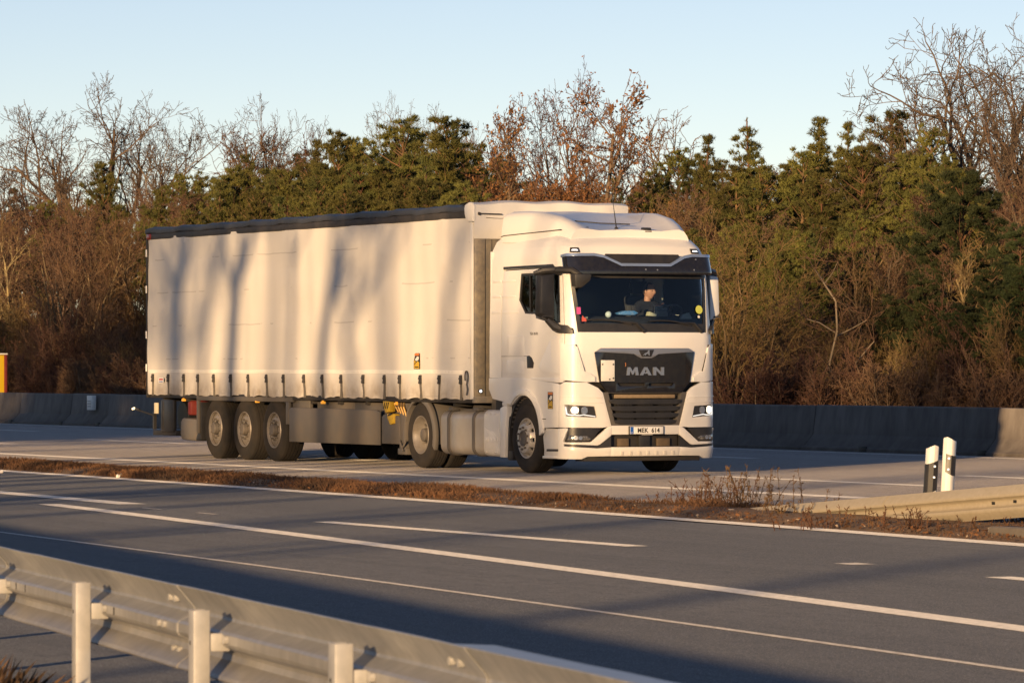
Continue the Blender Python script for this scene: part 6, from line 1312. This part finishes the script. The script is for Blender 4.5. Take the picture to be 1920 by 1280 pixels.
# verge grass in front of the near guardrail at the lower left
def spot_verge(rs, n):
    out = []
    while len(out) < n:
        X, Y = rs.uniform(-3.2, -1.55), rs.uniform(17.3, 20.2)
        r0 = Vector((X - GA.x, Y - GA.y, 0)); dy = r0.dot(gn)
        if dy < .25 or dy > 1.6: continue
        u = 960 + X / Y * FPX
        if u > 150: continue
        f_ = max(.25, min(1, (150 - u) / 150)); out.append((X, Y, 0, f_ * (.6 + .5 * noise1(X * 6, Y * 3))))
    return out
tag(blades('verge_grass', 9000, spot_verge, .30, .0022, GRASS, 12, .38, Matrix()), kind='stuff')
sheet('verge_soil', [(-3.6, 20.6), (-2.9, 20.6), (-1.3, 16.8), (-.8, 14), (-2, 8), (-9, 8), (-9, 30), (-4.9, 27)], -.001, SOIL, M=Matrix())
# ------------------------------------------------------------------ roadside trees behind and left of the viewer: their shadows fall over road and trailer
def side_pt(u, v, y=-1.29):
    k = (u - 960) / FPX; Y = (y + 1.275 + NV.x * X0 + NV.y * Y0) / (NV.x * k + NV.y); return Vector((k * Y, Y, HC - (v - V0) * Y / FPX))
def roadside(paths, D, seed, lab, crown=True, tw=1.0):
    """paths: lists of ((u, v) on the trailer side, radius); the limb stands D metres towards the sun"""
    r = random.Random(seed); T, K = Tubes(), Tubes(); base = None
    def q(uv): u, v = 260 + uv[0] / 2.909, 370 + uv[1] / 2.909; p = side_pt(u, v) + SUN * D; return p
    for i, (pts, r0, r1) in enumerate(paths):
        P = [q(p) for p in pts]
        if i == 0:
            foot = P[0].copy(); foot.z = -.1; lean = (P[1] - P[0]) * .3; lean.z = 0; foot -= lean; base = foot
            P = [foot, foot.lerp(P[0], .5) - lean * .1] + P
        P = [p + Vector((r.gauss(0, .02), r.gauss(0, .02), 0)) * (j > 1) for j, p in enumerate(P)]
        rd = [1.18 * (r0 + (r1 - r0) * j / (len(P) - 1)) for j in range(len(P))]; T.limb([p - base for p in P], rd, 7)
        if crown:
            d = (P[-1] - P[-2]).normalized(); grow(r, T, K, P[-1] - base, (d + Vector((0, 0, .3))).normalized(), 2.6 * tw, r1, 1, dict(BROAD, kids=[6, 4, 3, 2], rmin=.012, max=3))
    e = empty('roadside_tree', None, base); put('trunk', T.mesh('trunk', BARK), e); put('crown', K.mesh('crown', TWIG), e); tag(e, lab, 'tree', 'bare roadside trees casting shadows on the trailer'); return e
roadside([([(205, 930), (212, 700), (225, 480)], .15, .13), ([(225, 480), (262, 330), (268, 200)], .10, .07), ([(222, 500), (150, 420), (100, 300)], .11, .07), ([(212, 690), (110, 560), (80, 420)], .06, .05)], 42, 1, 'bare roadside tree whose forked shadow lies nearest the trailer\'s rear edge')
roadside([([(345, 930), (372, 700), (395, 480)], .085, .08), ([(395, 480), (440, 330), (480, 200)], .08, .06), ([(395, 480), (380, 340)], .05, .04)], 46, 2, 'thin roadside tree whose slanting shadow lies second from the trailer\'s rear')
roadside([([(500, 930), (508, 700), (530, 500)], .18, .15), ([(530, 500), (590, 320), (620, 190)], .12, .08), ([(528, 510), (480, 360), (455, 210)], .11, .07)], 40, 3, 'thick roadside tree whose shadow splits in a wide fork on the trailer')
roadside([([(822, 930), (828, 600), (832, 330), (838, 190)], .10, .07), ([(832, 400), (870, 260), (905, 180)], .05, .04)], 38, 4, 'straight roadside tree whose single shadow stands at the trailer\'s middle')
roadside([([(990, 930), (1010, 740), (1035, 580)], .13, .12), ([(1035, 580), (1052, 380), (1058, 190)], .09, .07), ([(1030, 620), (1100, 480), (1145, 190)], .08, .06), ([(1110, 480), (1200, 330)], .05, .04)], 40, 5, 'roadside tree whose tall narrow forked shadow lies ahead of the trailer\'s middle')
roadside([([(1160, 930), (1130, 760), (1180, 600)], .15, .11), ([(1180, 600), (1280, 420), (1380, 300)], .10, .07), ([(1150, 700), (1110, 560), (1130, 400)], .07, .05)], 52, 6, 'roadside tree whose pale shadow leans towards the cab')
roadside([([(1672, 930), (1680, 700), (1692, 540)], .10, .10), ([(1692, 540), (1715, 420), (1760, 300)], .12, .06), ([(1690, 560), (1780, 200)], .06, .05)], 46, 7, 'roadside tree whose shadow lies next to the cab')
roadside([([(2060, 960), (2095, 700), (2120, 520)], .10, .07)], 44, 8, 'roadside tree whose shadow crosses the cab door')
roadside([([(2200, 960), (2215, 800), (2235, 700)], .10, .06)], 50, 9, 'roadside tree whose shadow crosses the front of the cab')
# more trees along the verge, out of view, that stripe the road and shade the foot of the wood
def q_pos(q, Y):                                # plan point at distance q across the sun's direction
    c, sn = math.cos(R(SUN_AZ)), math.sin(R(SUN_AZ)); return ((q + Y * sn) / c, Y)
GRP = 'trees on the verge left of the view'
for q, Y, h, kd, vr in ((-11.4, -4, 5.6, 'twiggy', 0), (-17.5, 4, 9.5, 'twiggy', 1), (-20.8, 10, 10, 'twiggy', 2), (-23.5, 2, 10, 'twiggy', 0), (-27, 14, 10, 'broad', 0)):
    X, Y = q_pos(q, Y); plant(kd, 0, 0, h=h, var=vr, wide=.45, loc=(X, Y, -.03), label='bare tree on the verge, known by its long shadow across the road', group='bare ' + GRP)
V['shadepine'] = [pine(61, 18, .60, 3.2, NEEDLE, dens=.8), pine(62, 18, .64, 3.0, NEEDLE, dens=.8)]; KIND['shadepine'] = 'pine_tree'  # unseen pines added so their high crowns shade the wood's foot
for i, q in enumerate((-30, -34, -37.5, -41.5, -45, -48.5, -52)):
    X, Y = q_pos(q, 14 - i * 2.5 + (i % 2) * 6); plant('shadepine', 0, 0, h=18.2 - (i % 3) * .5, var=i % 2, loc=(X, Y, -.03), label='unseen tall pine with a high crown, added to shade the foot of the wood', group='tall pine ' + GRP)
for i, q in enumerate((-49.5, -51.5, -53.2, -55, -56.6, -58.2, -59.6, -60.8, -61.8)):  # dense pines added out of view to keep the barrier in shade
    X, Y = q_pos(q, 66 + (i % 2) * 5); plant('darkpine', 0, 0, h=10.2, var=i % 2, loc=(X, Y, -.03), label='unseen dense low pine added on the verge to shade the barrier behind the trailer', group='low pine ' + GRP)
for i, q in enumerate(np.arange(-82, -108, -4.0)):  # row of unseen pines added to darken the left wood's foot
    X, Y = q_pos(float(q), 96 + (i % 3) * 6); plant('pine' if i % 3 else 'darkpine', 0, 0, h=14 + (i % 2), var=i % 2, loc=(X, Y, -.03), label='unseen pine added beyond the left edge to shade the foot of the left wood', group='left pine ' + GRP)
